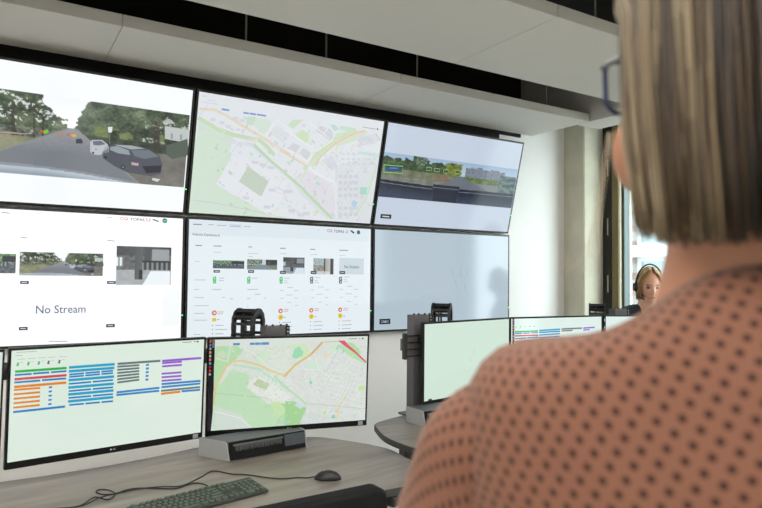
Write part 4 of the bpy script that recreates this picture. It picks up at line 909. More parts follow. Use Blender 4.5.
def g_street(s, t):
    n = fbm(s*26, t*11); n2 = fbm(s*80, t*36, 3); lo = fbm(s*9+3, t*4.5, 8, 3); cl = fbm(s*15, t*6, 17, 3)
    sky = rgb(238, 242, 244)
    tl = -0.1 if s < 0.40 else 0.40*((s-0.40)/0.112)**0.75
    tr = 0.36 if s < 0.525 else 0.38*max(0, 1-(s-0.525)/0.075)**1.5-0.06
    c = mixc(sky, rgb(250, 250, 250), t/0.4)
    gap = cl*0.10+n*0.06+n2*0.03
    tree = (s < 0.512 and t > tl+gap) or (s > 0.520 and t > tr+gap)
    if tree and t < 0.57:
        c = mixc(rgb(44, 55, 46), rgb(126, 142, 110), 0.40+0.55*lo+0.30*n+0.30*n2-0.5*max(0, t-0.25))
        hz = max(0, 1-abs(s-0.515)/0.16); c = mixc(c, rgb(150, 160, 150), 0.45*hz)
        if s < 0.46 and n+0.6*n2+0.8*cl > 0.30+1.6*abs(t-0.22): c = mixc(c, sky, 0.75)
        if s > 0.80 and t < 0.44 and n+0.5*n2+0.5*cl > 0.42: c = mixc(c, sky, 0.6)
        if s > 0.60 and 0.30 < t < 0.44 and lo > 0.1: c = mixc(c, rgb(132, 146, 84), 0.5)
        if t > 0.41 and s < 0.50: c = mixc(c, rgb(158, 160, 150), 0.35+0.4*n2)
        if s > 0.56 and t > 0.43: c = mixc(c, rgb(52, 58, 52), 0.5)
        for tx, tw in ((0.297, 0.007), (0.372, 0.004), (0.405, 0.003), (0.10, 0.010), (0.862, 0.013), (0.19, 0.005), (0.93, 0.004)):
            if abs(s-tx-0.01*(t-0.4)) < tw and t > 0.14: c = mixc(rgb(62, 58, 50), c, 0.25+0.3*n2)
    if t >= 0.37:
        le = 0.498-(t-0.37)*0.69; ri = 0.535+(t-0.37)*0.43
        if le < s < ri:
            k = min((s-le), (ri-s))/0.02; road = mixc(rgb(150, 153, 156), rgb(118, 123, 131), (t-0.37)*3+0.15*n2+0.1*lo)
            c = mixc(rgb(140, 142, 138), road, k)
        elif s <= le and t > 0.535-0.1*max(0, s-0.30)-0.5*max(0, s-0.40): c = mixc(rgb(112, 120, 92), rgb(152, 152, 126), 0.5+0.5*lo+0.3*n+0.2*n2)
        elif s >= ri and t > 0.57: c = mixc(rgb(92, 92, 90), rgb(136, 132, 124), 0.45+0.5*lo+0.2*n)
    hood = 0.90+0.10*((s-0.3)/0.45)**2
    if s < 0.82 and t > hood: c = mixc(rgb(186, 198, 206), rgb(146, 158, 170), (t-hood)*14)
    elif s < 0.82 and t > hood-0.03: c = mixc(c, rgb(170, 178, 186), 0.4)
    return c
def g_dash(s, t):
    n = fbm(s*22, t*12, 7); n2 = fbm(s*60, t*40, 9)
    c = mixc(rgb(178, 205, 228), rgb(222, 232, 238), t*3)
    top = 0.10 if s < 0.20 else (0.02 if s < 0.30 else 0.10 if s < 0.52 else 0.16)
    if s < 0.55 and top+0.09*n < t < 0.36: c = mixc(rgb(40, 62, 48), rgb(110, 134, 70), 0.4+0.6*n+0.4*n2)
    if 0.22 < s < 0.30 and t < 0.2 and n2 > -0.05: c = mixc(rgb(60, 80, 60), rgb(150, 170, 150), 0.5+n2)
    if 0.44 < s+0.03*n < 0.555+0.02*n2 and 0.04+0.08*abs(n) < t < 0.34: c = mixc(rgb(90, 110, 40), rgb(160, 160, 60), 0.5+n2+n)
    if 0.585 < s < 0.90 and 0.12+0.06*math.floor(fbm(s*14, 1)*3)/3 < t < 0.34: c = mixc(rgb(118, 128, 140), rgb(160, 166, 172), 0.5+n2)
    if t >= 0.34:
        c = mixc(rgb(112, 116, 82), rgb(142, 146, 116), 0.5+n)
        l, r = 0.545-(t-0.34)*0.55, 0.56+(t-0.34)*0.75
        if l < s < r: c = rgb(124, 128, 136)
        if s <= l and t > 0.5: c = mixc(rgb(122, 126, 108), rgb(150, 152, 140), 0.5+n)
        if s > r and t < 0.48: c = mixc(rgb(92, 112, 58), rgb(134, 150, 84), 0.5+n+n2)
        elif s > r: c = rgb(146, 148, 146)
        if 0.36 < s < 0.47 and t < 0.52: c = mixc(rgb(126, 112, 84), rgb(150, 130, 98), 0.5+n)
    if s > 0.86 and t > 0.2: c = mixc(rgb(126, 150, 140), rgb(76, 90, 90), 0.5+1.2*n)
    d = 0.60+0.05*math.sin(s*3.0)+0.10*max(0, s-0.7)
    if 0.36 < s < 0.56: d -= 0.05
    if t > d:
        c = mixc(rgb(22, 28, 40), rgb(66, 74, 96), (t-d)*3.2)
        if d+0.06 < t < d+0.08: c = rgb(118, 130, 150)
        if 0.37 < s < 0.55 and t > d+0.12: c = mixc(rgb(30, 36, 52), c, 0.3)
    return c
def g_room(s, t):
    n = fbm(s*9, t*9, 4)
    v = 0.42+0.12*n-0.18*(0.3-t if t < 0.3 else 0)
    if t < 0.25: v = 0.30+0.2*s*(1-s)+0.05*n
    if t > 0.62: v = 0.66+0.05*n
    if s < 0.12 and 0.28 < t < 0.52: v = 0.92 if int(s*30) % 2 == 0 else 0.6
    if 0.33 < s < 0.47: v = 0.36+0.3*(s-0.33) if t < 0.86 else v
    if 0.46 < s < 0.98 and 0.36 < t < 0.62: v = 0.22+0.35*(0.5+0.5*math.sin(s*70))*(t > 0.42)
    if 0.5 < s < 0.62 and t < 0.36: v = 0.34
    if 0.64 < s < 0.96 and 0.06 < t < 0.36: v = 0.62
    if t > 0.64 and s > 0.62-(t-0.64)*0.4 and s < 0.98: v = 0.93
    if 0.40 < s < 0.47 and 0.62 < t < 0.86: v = 0.2
    return (v*0.97, v, v*1.02)
def g_wet(s, t):
    n = fbm(s*18, t*8, 2); n2 = fbm(s*50, t*20, 5)
    if t < 0.42: return mixc(rgb(70, 110, 60), rgb(190, 205, 190), 0.35+0.8*n+0.4*n2) if s < 0.6 or t < 0.12 else rgb(60, 66, 66)
    if t < 0.62: return mixc(rgb(60, 72, 70), rgb(170, 180, 180), 0.4+0.9*n)
    return mixc(rgb(74, 80, 86), rgb(120, 126, 132), 0.5+n)
def g_road2(s, t):
    n = fbm(s*16, t*9, 12); n2 = fbm(s*50, t*30, 2)
    c = rgb(214, 220, 224)
    if t < 0.5 and (s < 0.5 or s > 0.62): c = mixc(rgb(70, 90, 60), rgb(200, 208, 205), 0.4+0.9*n+0.4*n2)
    if t > 0.5: c = rgb(138, 150, 154) if abs(s-0.45) < 0.15+(t-0.5)*0.7 else mixc(rgb(96, 112, 80), rgb(160, 160, 150), 0.5+n)
    if s > 0.62 and t < 0.55: c = mixc(rgb(48, 50, 52), rgb(96, 100, 98), 0.5+n)
    return c
def g_street2(s, t):
    n = fbm(s*14, t*12, 21)
    c = mixc(rgb(140, 160, 160), rgb(206, 216, 216), 0.5+n)
    if t > 0.4: c = mixc(rgb(120, 112, 106), rgb(196, 190, 186), 0.5+1.2*n)
    if 0.52 < s < 0.84: c = mixc(rgb(170, 166, 156), rgb(206, 202, 194), (s-0.52)*3)
    if 0.52 < s < 0.58 or s > 0.84: c = rgb(82, 80, 84)
    if abs(s-0.40) < 0.04 and 0.72 < t < 0.95: c = rgb(214, 150, 40)
    if t > 0.80 and s < 0.82: c = mixc(c, rgb(228, 230, 230), 0.8)
    return c
GRID = {'street': (g_street, 0), 'dash': (g_dash, 1), 'room': (g_room, 0), 'wet': (g_wet, 0), 'road2': (g_road2, 0), 'street2': (g_street2, 0)}
def clip(poly):
    for ax, lim, sg in ((0, 0.0, 1), (0, 1.0, -1), (1, 0.0, 1), (1, 1.0, -1)):
        out = []
        for i in range(len(poly)):
            a, b = poly[i-1], poly[i]; ia = (a[ax]-lim)*sg >= 0; ib = (b[ax]-lim)*sg >= 0
            if ia != ib:
                t = (lim-a[ax])/(b[ax]-a[ax]); out.append((a[0]+(b[0]-a[0])*t, a[1]+(b[1]-a[1])*t))
            if ib: out.append(b)
        poly = out
        if len(poly) < 3: return []
    return poly
_txt = {}
def text_tris(s):
    if s in _txt: return _txt[s]
    cu = bpy.data.curves.new('t', 'FONT'); cu.body = s; cu.resolution_u = 3; cu.offset = 0.005; o = bpy.data.objects.new('t', cu); COL.objects.link(o)
    me = bake_text(o); vs = [(v.co.x, v.co.y) for v in me.vertices]; fs = [tuple(p.vertices) for p in me.polygons]; bpy.data.meshes.remove(me)
    x0 = min(v[0] for v in vs); x1 = max(v[0] for v in vs); y0 = min(v[1] for v in vs); y1 = max(v[1] for v in vs)
    r = ([((x-x0)/(x1-x0), (y-y0)/(y1-y0)) for x, y in vs], fs, (x1-x0)/(y1-y0)); _txt[s] = r; return r
def bake_text(o):
    dg = bpy.context.evaluated_depsgraph_get(); dg.update(); me = bpy.data.meshes.new_from_object(o.evaluated_get(dg), depsgraph=dg)
    cu = o.data; bpy.data.objects.remove(o, do_unlink=True); bpy.data.curves.remove(cu); return me
def screen_mesh(W, H, bg_hex, ops, gain=(1, 1, 1), wash=0.0):
    mb = MB(); asp = W/H
    K = lambda c: tuple(s2l(x)*g for x, g in zip(c, gain))
    HX = lambda h: tuple((x+(0.86-x)*(wash if h & 0xff00 > 0x6000 else 0.0))*g for x, g in zip(lin(h), gain))
    def put(pts, lay, col, faces=None):
        mb.add([((u-0.5)*W, -0.0004-lay*0.00022, (1-v)*H) for u, v in pts], faces or [tuple(range(len(pts)))], col)
    def poly(pts, lay, col):
        p = clip(list(pts))
        if p:
            ar = sum(p[i-1][0]*p[i][1]-p[i][0]*p[i-1][1] for i in range(len(p)))
            if ar > 0: p = p[::-1]
            put(p, lay, col)
    put([(0, 1), (1, 1), (1, 0), (0, 0)], 0, HX(bg_hex))
    def run(ops, tf, d=0, k=1.0):
        for o in ops:
            if o[0] == 'P': poly([tf(*p) for p in o[3]], o[2]+d, HX(o[1]))
            elif o[0] == 'R':
                u0, v0, u1, v1 = o[3]; poly([tf(u0, v0), tf(u1, v0), tf(u1, v1), tf(u0, v1)], o[2]+d, HX(o[1]))
            elif o[0] == 'L':
                pts = [tf(*p) for p in o[4]]; w = o[3]*k/2
                P = [Vector((u*asp, v)) for u, v in pts]
                L_, R_ = [], []
                for i, p in enumerate(P):
                    a = P[max(0, i-1)]; b = P[min(len(P)-1, i+1)]; t = (b-a)
                    t = t.normalized() if t.length > 1e-9 else Vector((1, 0)); nn = Vector((-t.y, t.x))*w
                    L_.append(p+nn); R_.append(p-nn)
                for i in range(len(P)-1): poly([(q.x/asp, q.y) for q in (L_[i], L_[i+1], R_[i+1], R_[i])], o[2]+d, HX(o[1]))
            elif o[0] == 'D':
                for p in o[4]:
                    u, v = tf(*p); poly([(u+o[3]*k*math.cos(a*math.pi/6)/asp, v+o[3]*k*math.sin(a*math.pi/6)) for a in range(12)], o[2]+d, HX(o[1]))
            elif o[0] == 'T':
                u0, v0, u1, v1 = o[4]; vs, fs, _ = text_tris(o[3])
                put([(u0+(u1-u0)*x, v1-(v1-v0)*y) for x, y in vs], o[2]+d, HX(o[1]), fs)
            elif o[0] == 'G':
                u0, v0, u1, v1 = o[3]; big = (u1-u0) > 0.6
                nx, ny = (300, 110) if big else (90, 40); fn = GRID[o[1]][0]
                vs = []; cs = []
                for j in range(ny+1):
                    for i in range(nx+1):
                        u = u0+(u1-u0)*i/nx; v = v0+(v1-v0)*j/ny
                        vs.append((min(max(u, 0), 1), min(max(v, 0), 1))); cs.append(K(fn(i/nx, j/ny)))
                n0 = len(mb.v); mb.v += [((u-0.5)*W, -0.0004-(o[2]+d)*0.00022, (1-v)*H) for u, v in vs]
                for j in range(ny):
                    for i in range(nx):
                        q = (j*(nx+1)+i, (j+1)*(nx+1)+i, (j+1)*(nx+1)+i+1, j*(nx+1)+i+1)
                        mb.f.append(tuple(n0+x for x in q)); mb.c.append([cs[x] for x in q])
                if o[1] == 'street': run(OPS['STREET'], lambda s, t: (u0+(u1-u0)*s, v0+(v1-v0)*t), o[2], (v1-v0))
    run(ops, lambda u, v: (u, v))
    return mb

def inside(p, q):
    r = False
    for i in range(len(q)):
        a, b = q[i-1], q[i]
        if (a[1] > p[1]) != (b[1] > p[1]) and p[0] < (b[0]-a[0])*(p[1]-a[1])/(b[1]-a[1])+a[0]: r = not r
    return r
def town(ops, seed, n, ang, lay, v0, size):      # small houses, streets and gardens strewn over the built-up parts of a map
    rnd = random.Random(seed); out = []
    green = [o[3] for o in ops if o[0] == 'P' and ((o[1] >> 8) & 255) > ((o[1] >> 16) & 255)+8 and ((o[1] >> 8) & 255) > (o[1] & 255)+6]
    for k in range(n):
        u, v = rnd.uniform(0.09 if seed == 2 else 0.01, 0.985), rnd.uniform(v0, 0.985)
        g = any(inside((u, v), q) for q in green)
        a = ang+rnd.choice((0, math.pi/2))+rnd.uniform(-.12, .12)+0.5*noise.noise(Vector((u*3, v*3, seed)))
        c, s_ = math.cos(a)/1.78, math.sin(a)
        L_ = size*rnd.uniform(0.5, 1.6); w = L_*rnd.uniform(0.25, 0.7)
        t = rnd.random()
        if g:
            if t < 0.75: continue
            col = rnd.choice((0xb8dcae, 0xd4eccb, 0xe2efd2))
        elif t < 0.42: L_ *= 3.2; w = 0.0035; col = rnd.choice((0xfdfdfb, 0xfafafa, 0xf6f2ea, 0xd2d4da))
        elif t < 0.82: col = rnd.choice((0xdedadc, 0xd8d8dc, 0xe0d8d8, 0xe6dfdf, 0xd3d6da))
        else: col = rnd.choice((0xcfeac0, 0xd8efc4, 0xc4e6c8, 0xeef0c8, 0xbfe4d6))
        q = [(u+(x*c*L_-y*math.sin(a)/1.78*w)/2, v+(x*s_*L_+y*math.cos(a)*w)/2) for x, y in ((-1, -1), (1, -1), (1, 1), (-1, 1))]
        out.append(('P', col, lay, q))
    return out
OPS['T1'] = OPS['T1']+town(OPS['T1'], 1, 420, 0.55, 2.5, 0.14, 0.028)
OPS['M2'] = OPS['M2']+town(OPS['M2'], 2, 1500, 0.60, 3.5, 0.09, 0.016)

# ------------------------------------------------------------------ video wall
W, H, BZ = 1.21, 0.681, 0.0135
def wall_display(key, label, col, top, bgc, ops, gain):
    x = col*(W+0.0347); loc = (x, 0.0, 1.45-H/2-BZ)
    rx = 0.0
    if top:
        rx = 0.2491; loc = (x, 0.0102+BZ*math.sin(rx), 1.45+H/2+0.0383-BZ*math.cos(rx))
    t = thing('wall_display', label, 'screen', loc, 0, rx, group='video wall screens')
    a = W/2+BZ; h = MB()
    h.box(-a, a, 0.0, 0.038, 0, H+2*BZ)
    h.build('housing', BLACK, t, bevel=0.002)
    s = screen_mesh(W, H, bgc, ops, gain, 0.26 if key == 'T1' else 0.0).build('screen', SCREEN, t); s.location = (0, 0, BZ)
    lb = MB().box(-0.004, 0.004, -0.0025, 0, 0, 0.006).build('status_light', LED, t); lb.location = (W/2+BZ*0.5, 0, BZ+H*0.19)
    br = MB()
    if top: 
        for sx in (-0.3, 0.3): br.prism_x([(0.03, 0.08), (0.03, 0.60), (0.225, 0.545), (0.095, 0.08)] if False else [(0.036, 0.06), (0.036, 0.62), (0.038+0.62*math.tan(rx)*0.98, 0.62), (0.055+0.06*math.tan(rx), 0.06)], sx-0.03, sx+0.03)
    else:
        for sx in (-0.3, 0.3): br.box(sx-0.03, sx+0.03, 0.036, 0.0595, 0.1, 0.6)
    br.each('wall_bracket', DARK_METAL, t)
    return t
B0, B1_ = (1, 1, 1), (0.93, 0.96, 0.99)
street_band = [('G', 'street', 1, (0.005, 0.1999, 0.995, 0.7919))]
wall_display('T0', 'upper left wall screen showing a street with parked cars', -1, True, 0xf0f4f6, street_band, (1, 1, 1))
wall_display('T1', 'upper middle wall screen showing a city map', 0, True, 0xf2f5f8, OPS['T1'], (0.78, 0.80, 0.82))
wall_display('T2', 'upper right wall screen showing a view over a car dashboard', 1, True, 0xe6edf6, OPS['T2'], (0.64, 0.68, 0.74))
wall_display('B0', 'lower left wall screen with No Stream in big letters and small camera pictures', -1, False, 0xfafdfe, OPS['B0'], (1, 1, 1))
wall_display('B1', 'lower middle wall screen showing a white vehicle table with five small pictures', 0, False, 0xf6fafc, OPS['B1'], (0.78, 0.83, 0.86))
wall_display('B2', 'lower right wall screen, almost blank and pale blue-grey', 1, False, 0xdfe8f0, OPS['B2'], (0.56, 0.62, 0.65))

# ------------------------------------------------------------------ desk monitors
MW, MH, MBZ, MBB = 0.714, 0.42, 0.009, 0.026
def monitor(label, cx, cy, cz, rz, a, bgc, ops, gain, group):
    c = Vector((cx, cy, cz)); up = Vector((math.sin(rz)*math.sin(a), -math.cos(rz)*math.sin(a), math.cos(a)))
    b = c-up*MH/2
    t = thing('desk_monitor', label, 'monitor', b, rz, a, group=group)
    hs = MB(); hs.box(-MW/2, MW/2, 0, 0.022, 0, MH); hs.box(-MW/2+0.06, MW/2-0.06, 0.022, 0.045, 0.05, MH-0.06); hs.build('housing', BLACK_GLOSS, t, bevel=0.003)
    s = screen_mesh(MW-2*MBZ, MH-MBZ-MBB, bgc, ops, gain, 0.10 if 'city map' in label else 0.0).build('screen', SCREEN, t); s.location = (0, 0, MBB)
    vs, fs, asp = text_tris('LG'); lg = MB(); lg.add([((x-0.5)*0.006*asp+0.005, -0.0006, 0.011+y*0.0065) for x, y in vs], fs)
    lg.add([(-0.007+0.0032*math.cos(k*math.pi/6), -0.0006, 0.0142+0.0034*math.sin(k*math.pi/6)) for k in range(12)], [tuple(range(12))])
    lg.build('logo', LOGO, t)
    k = MB(); k.box(MW/2-0.042, MW/2-0.020, -0.0008, 0, 0.004, 0.022); k.build('sticker', STICKER, t)
    return t
RAD = math.radians
g1, g2 = 'monitors on the near desk', 'monitors on the far desk'
MON = [('near desk monitor cut off at the left edge', -1.826, -1.285, 1.003, RAD(28), .03, 0xdfe9e4, [], (.8, .85, .82), g1),
 ('near desk monitor showing rows of coloured bars', -1.146, -1.06, 1.005, RAD(7.75), .046, 0xe9f4ec, OPS['M1'], (.80, .84, .80), g1),
 ('near desk monitor showing a green city map', -.43, -1.069, 1.001, RAD(-12.25), .066, 0xe4ece6, OPS['M2'], (.78, .81, .77), g1),
 ('far desk monitor with a blank pale green screen', .641, -.993, 1.034, RAD(10.2), 0, 0xdfeee4, OPS['M3'], (.78, .84, .79), g2),
 ('far desk monitor with coloured bars, partly behind the shoulder', 1.351, -.965, 1.034, RAD(-6), 0, 0xe9f4ec, OPS['M4'], (.82, .88, .88), g2),
 ('far desk monitor at the right, its corner just showing', 2.04, -1.147, 1.034, RAD(-24), 0, 0xe6f2ee, [], (.85, .9, .9), g2)]
for a in MON: monitor(*a)

# ------------------------------------------------------------------ monitor lift frames
def lift(label, base_z, bases, cols, rail, arms, clamp_side):
    t = thing('monitor_lift', label, 'monitor stand', (cols[0][0], cols[0][1], base_z), group='monitor lift frames')
    O = Vector((cols[0][0], cols[0][1], base_z)); rel = lambda x, y, z=None: (x-O.x, y-O.y, (z-O.z) if z is not None else 0)
    for bx, by, rz in bases:       # bx,by: front-left foot of the housing
        f = MB(); w, d, h = 0.36, 0.15, 0.075; fl = 0.066 if rz > RAD(4.5) and base_z < 0.75 else 0.0
        f.prism([(0.006, 0.018), (w-0.004, 0.018), (w-0.004, d), (0.004-fl, d)], 0.004, h-0.002); b = f.build('base_housing', mat('grey_base_metal', 0x54575a, 0.5), t, bevel=0.002)
        b.location = rel(bx, by); b.rotation_euler = (0, 0, rz)
        s = MB(); prof = [(0, 0), (d, 0), (d, h), (0.024, h), (0.016, h-0.004)]
        s.prism_x(prof, w-0.005, w); s.prism_x(prof, 0, 0.005)
        for i in range(len(prof)*2, len(s.v)): v = s.v[i]; s.v[i] = (v[0]-fl*v[1]/d, v[1], v[2])
        s.each('side_plate', SILVER, b, bevel=0.001)
        p = MB(); p.prism_x([(0.002, 0.004), (0.014, 0.004), (0.030, h-0.004), (0.018, h-0.004)], 0.006, w-0.006); p.build('front_panel', mat('matt_black', 0x08080a, 0.6, spec=0.2), b)
        br = MB(); rnd = random.Random(3)
        for k in range(150):
            x = 0.03+0.21*k/150; q = 0.5+0.5*rnd.random()
            br.tube([(x, 0.009, 0.058), (x+rnd.uniform(-.002, .002), 0.0065-0.002*q, 0.058-0.026*q)], 0.0008, 3)
        br.box(0.022, 0.246, 0.0085, 0.012, 0.055, 0.062); br.build('cable_brush', mat('grey_brush', 0x606264, 0.7), b)
        sc_ = MB()
        for yy in (0.045, 0.11): sc_.lathe([(0.003, -0.0), (0.003, 0.001)], 8)
        gl = MB(); gl.add([(0.255, 0.0046, 0.02), (0.352, 0.0046, 0.02), (0.352, 0.0156, 0.066), (0.255, 0.0156, 0.066)], [(0, 1, 2, 3)]); gl.build('panel_label', mat('slate_panel', 0x3a4248, 0.3), b)
    for x, y, zt, rz in cols:
        c = MB(); c.box(-0.058, 0.040, -0.03, 0.03, 0, zt-base_z); cc = c.build('column', DARK_METAL, t, bevel=0.003); cc.location = rel(x, y); cc.rotation_euler = (0, 0, rz)
        p = MB(); p.box(0.042, 0.060, -0.03, 0.03, 0.0, zt-base_z); p.build('slotted_rail', BLACK, cc)
        d = MB()
        for k in range(int((zt-base_z)/0.016)): d.box(0.048, 0.054, -0.0312, -0.030, 0.006+0.016*k, 0.012+0.016*k)
        d.build('rail_hole', mat('pale_hole', 0xc8ccca, 0.6), cc)
        e = MB()
        for xx in (-0.05, -0.02, 0.02, 0.05): e.tube([(xx, -0.02, zt-base_z), (xx, -0.02, zt-base_z+0.008)], 0.005, 8)
        e.each('cap_bolt', BLACK, cc)
        ft = MB(); ft.box(-0.08, 0.08, -0.05, 0.07, 0, 0.01); ft.build('foot_plate', DARK_METAL, cc)
    r = MB(); zz = 1.125-base_z
    for i in range(len(rail)-1):
        a, b = Vector(rail[i]), Vector(rail[i+1]); dd = (b-a).normalized(); nn = Vector((-dd.y, dd.x))*0.012
        q = [a+nn, a-nn, b-nn, b+nn]; r.prism([(p.x-O.x, p.y-O.y) for p in q], zz-0.03, zz+0.03)
    r.build('crossbar', DARK_METAL, t)
    for ax, ay, rz in arms:
        m_ = MB(); m_.box(-0.05, 0.05, -0.012, 0.0, -0.05, 0.05); m_.box(-0.02, 0.02, 0, 0.075, -0.02, 0.02); o = m_.build('mounting_arm', DARK_METAL, t); o.location = rel(ax, ay, 1.06); o.rotation_euler = (0, 0, rz)
    return t, O
def chain(t, O, cx, cy, top, rz, r=0.053, legs=0.16):
    w = 0.09; pts = []
    for k in range(7): pts.append((-r, top-r-legs*(1-k/7.0)))
    for k in range(13): a = math.pi*(1-k/12); pts.append((r*math.cos(a), top-r+r*math.sin(a)))
    for k in range(1, 8): pts.append((r, top-r-legs*k/7.0))
    mb = MB(); mb2 = MB(); first = mb
    for sgn in (-1, 1):
        mb = first if sgn < 0 else mb2
        for i in range(len(pts)-1):      # chain links of the two side bands
            (xa, za), (xb, zb) = pts[i], pts[i+1]; L = math.hypot(xb-xa, zb-za); tx, tz = (xb-xa)/L, (zb-za)/L; nx, nz = -tz, tx
            th = 0.012 if i % 2 else 0.014; e = 0.003
            q = [(xa-tx*e+nx*th, za-tz*e+nz*th), (xb+tx*e+nx*th, zb+tz*e+nz*th), (xb+tx*e-nx*th, zb+tz*e-nz*th), (xa-tx*e-nx*th, za-tz*e-nz*th)]
            y0, y1 = (sgn*w/2-0.006, sgn*w/2+0.006)
            mb.add([(x, y0, z) for x, z in q]+[(x, y1, z) for x, z in q], [(0,1,2,3), (7,6,5,4), (0,4,5,1), (1,5,6,2), (2,6,7,3), (3,7,4,0)])
    o = first.build('cable_chain', BLACK, t); mb2.build('chain_band', BLACK, o); o.location = (cx-O.x, cy-O.y, -O.z); o.rotation_euler = (0, 0, rz)
    rg = MB()
    for i in range(1, len(pts)-1, 2):
        (xa, za), (xb, zb) = pts[i-1], pts[i+1]; L = math.hypot(xb-xa, zb-za); tx, tz = (xb-xa)/L, (zb-za)/L; nx, nz = -tz, tx; x, z = pts[i]
        q = [(x+nx*0.011-tx*0.006, z+nz*0.011-tz*0.006), (x+nx*0.011+tx*0.006, z+nz*0.011+tz*0.006), (x-nx*0.011+tx*0.006, z-nz*0.011+tz*0.006), (x-nx*0.011-tx*0.006, z-nz*0.011-tz*0.006)]
        rg.add([(a, -w/2, b) for a, b in q]+[(a, w/2, b) for a, b in q], [(0,1,2,3), (7,6,5,4), (0,4,5,1), (1,5,6,2), (2,6,7,3), (3,7,4,0)])
    rg.each('chain_rung', BLACK, o)
    cb = MB()
    cb.tube([(x*0.93, 0.01, z) for x, z in pts], 0.005, 6)
    cb.build('cable', mat('dark_cable', 0x222326, 0.5), o)
t, O = lift('monitor lift frame on the near desk, chain arch left of its column', 0.731,
    [(-0.733, -1.167, RAD(6)), (-1.98, -1.36, RAD(12))], [(-0.462, -0.955, 1.246, RAD(4)), (-1.836, -1.141, 1.246, RAD(12))],
    [(-2.0, -1.225), (-1.50, -1.02), (-0.80, -0.925), (-0.36, -0.99)],
    [(-1.146-0.006, -1.01, RAD(7.75)), (-.43+.01, -1.02, RAD(-12)), (-1.85, -1.235, RAD(28))], 1)
chain(t, O, -0.575, -0.925, 1.312, RAD(45)); chain(t, O, -1.69, -1.08, 1.312, RAD(50))
t, O = lift('monitor lift frame on the far desk, slotted clamp at its left', 0.761,
    [(0.203, -1.197, RAD(3)), (1.72, -1.23, RAD(-12))], [(0.340, -0.950, 1.277, RAD(2)), (1.92, -0.96, 1.277, RAD(-10))],
    [(0.235, -0.945), (0.99, -0.86), (1.70, -0.93), (2.05, -1.06)],
    [(0.641-.01, -.945, RAD(10)), (1.356, -.917, RAD(-6)), (2.06, -1.10, RAD(-24))], 0)
chain(t, O, 0.512, -0.915, 1.320, RAD(45)); chain(t, O, 1.745, -0.93, 1.300, RAD(40))
cp = MB()
for k in range(4): cp.box(-0.075, 0.03, -0.03, -0.018, 0.0+0.034*k, 0.006+0.034*k)
cp.box(-0.082, -0.066, -0.036, -0.012, -0.012, 0.118); cp.tube([(0.02, -0.045, 0.082), (0.02, -0.018, 0.082)], 0.013, 12)
o = cp.build('clamp', BLACK, t); o.location = (0.300-O.x, -0.962-O.y, 1.068-O.z)
cq = MB(); cq.box(-0.07, 0.05, -0.018, -0.012, 0.0, 0.108); cq.build('clamp_plate', DARK_METAL, o)

# ------------------------------------------------------------------ desks
def desk(label, cx, cy, rz, z, pts, legs, panel_at, group):
    t = thing('desk', label, 'desk', (cx, cy, 0), rz, group=group)
    out = [(p.x, p.y) for p in crom([(x, y, 0) for x, y in pts], 6, True)]
    MB().prism(out, z-0.026, z).build('desktop', WOOD, t)
    n = len(out); e = MB(); vs = []; fs = []
    for i, (x, y) in enumerate(out):
        a, b = Vector(out[i-1]), Vector(out[(i+1) % n]); d = (b-a).normalized(); nn = Vector((d.y, -d.x))
        for of, zz in ((0.0, z+0.0004), (0.003, z-0.002), (0.003, z-0.026), (-0.004, z-0.0275)): vs.append((x+nn.x*of, y+nn.y*of, zz))
    for i in range(n):
        j = (i+1) % n
        for k in range(3): fs.append((i*4+k, j*4+k, j*4+k+1, i*4+k+1))
    e.add(vs, fs).build('edge_band', EDGE, t)
    fr = MB(); fr.box(-0.85, 0.85, -0.36, -0.30, z-0.075, z-0.0275); fr.box(-0.85, 0.85, -0.12, -0.06, z-0.075, z-0.0275); fr.each('under_frame', BLACK, t)
    for lx, ly in legs:
        l = MB(); l.box(lx-0.04, lx+0.04, ly-0.03, ly+0.03, 0.32, z-0.03); l.box(lx-0.048, lx+0.048, ly-0.038, ly+0.038, 0.035, 0.34); lo = l.build('leg', BLACK, t, bevel=0.003)
        MB().box(lx-0.045, lx+0.045, ly-0.30, ly+0.34, 0.0, 0.035).build('foot', BLACK, lo, bevel=0.004)
    if panel_at:
        px, py, pr = panel_at; q = MB(); q.box(-0.075, 0.075, -0.02, 0.05, z-0.062, z-0.0275); q = q.build('height_control', BLACK, t, bevel=0.005); q.location = (px, py, 0); q.rotation_euler = (0, 0, pr)
        rgm = MB(); zc = z-0.045; rr = [(0.055*math.cos(a)*1.0, -0.0215, zc+0.010*math.sin(a)) for a in [2*math.pi*k/24 for k in range(24)]]
        rr = [(max(-0.045, min(0.045, x*1.6)), y, w) for x, y, w in rr]; rgm.tube(rr, 0.0012, 5, closed=True); rgm.build('button_outline', mat('pale_outline', 0x9a9c98, 0.5), q)
    return t
S = [(0.0, 0.078), (0.21, 0.088), (0.40, 0.11), (0.62, 0.075), (0.851, -0.021), (0.945, -0.156), (1.019, -0.382), (0.997, -0.536), (0.981, -0.644), (0.966, -0.76), (0.945, -0.82), (0.89, -0.832), (0.788, -0.811), (0.676, -0.793), (0.5, -0.755), (0.25, -0.71), (0.0, -0.69)]
outl = [(-x, y) for x, y in S[::-1][:-1]]+[(x, y) for x, y in S[1:]] if False else [(x, y) for x, y in S]+[(-x, y) for x, y in S[-2:0:-1]]
desk('near wood-topped desk with keyboard and mouse', -1.146, -1.06, RAD(7.75), 0.73, outl[::-1], [(-0.72, -0.30), (0.72, -0.30)], (0.77, -0.782, RAD(9)), 'height adjustable desks')
S2_ = [(0.0, 0.14), (0.4, 0.15), (0.80, 0.10), (1.20, -0.02), (1.30, -0.16), (1.315, -0.33), (1.26, -0.52), (1.0, -0.72), (0.6, -0.76), (0.3, -0.70), (0, -0.66)]
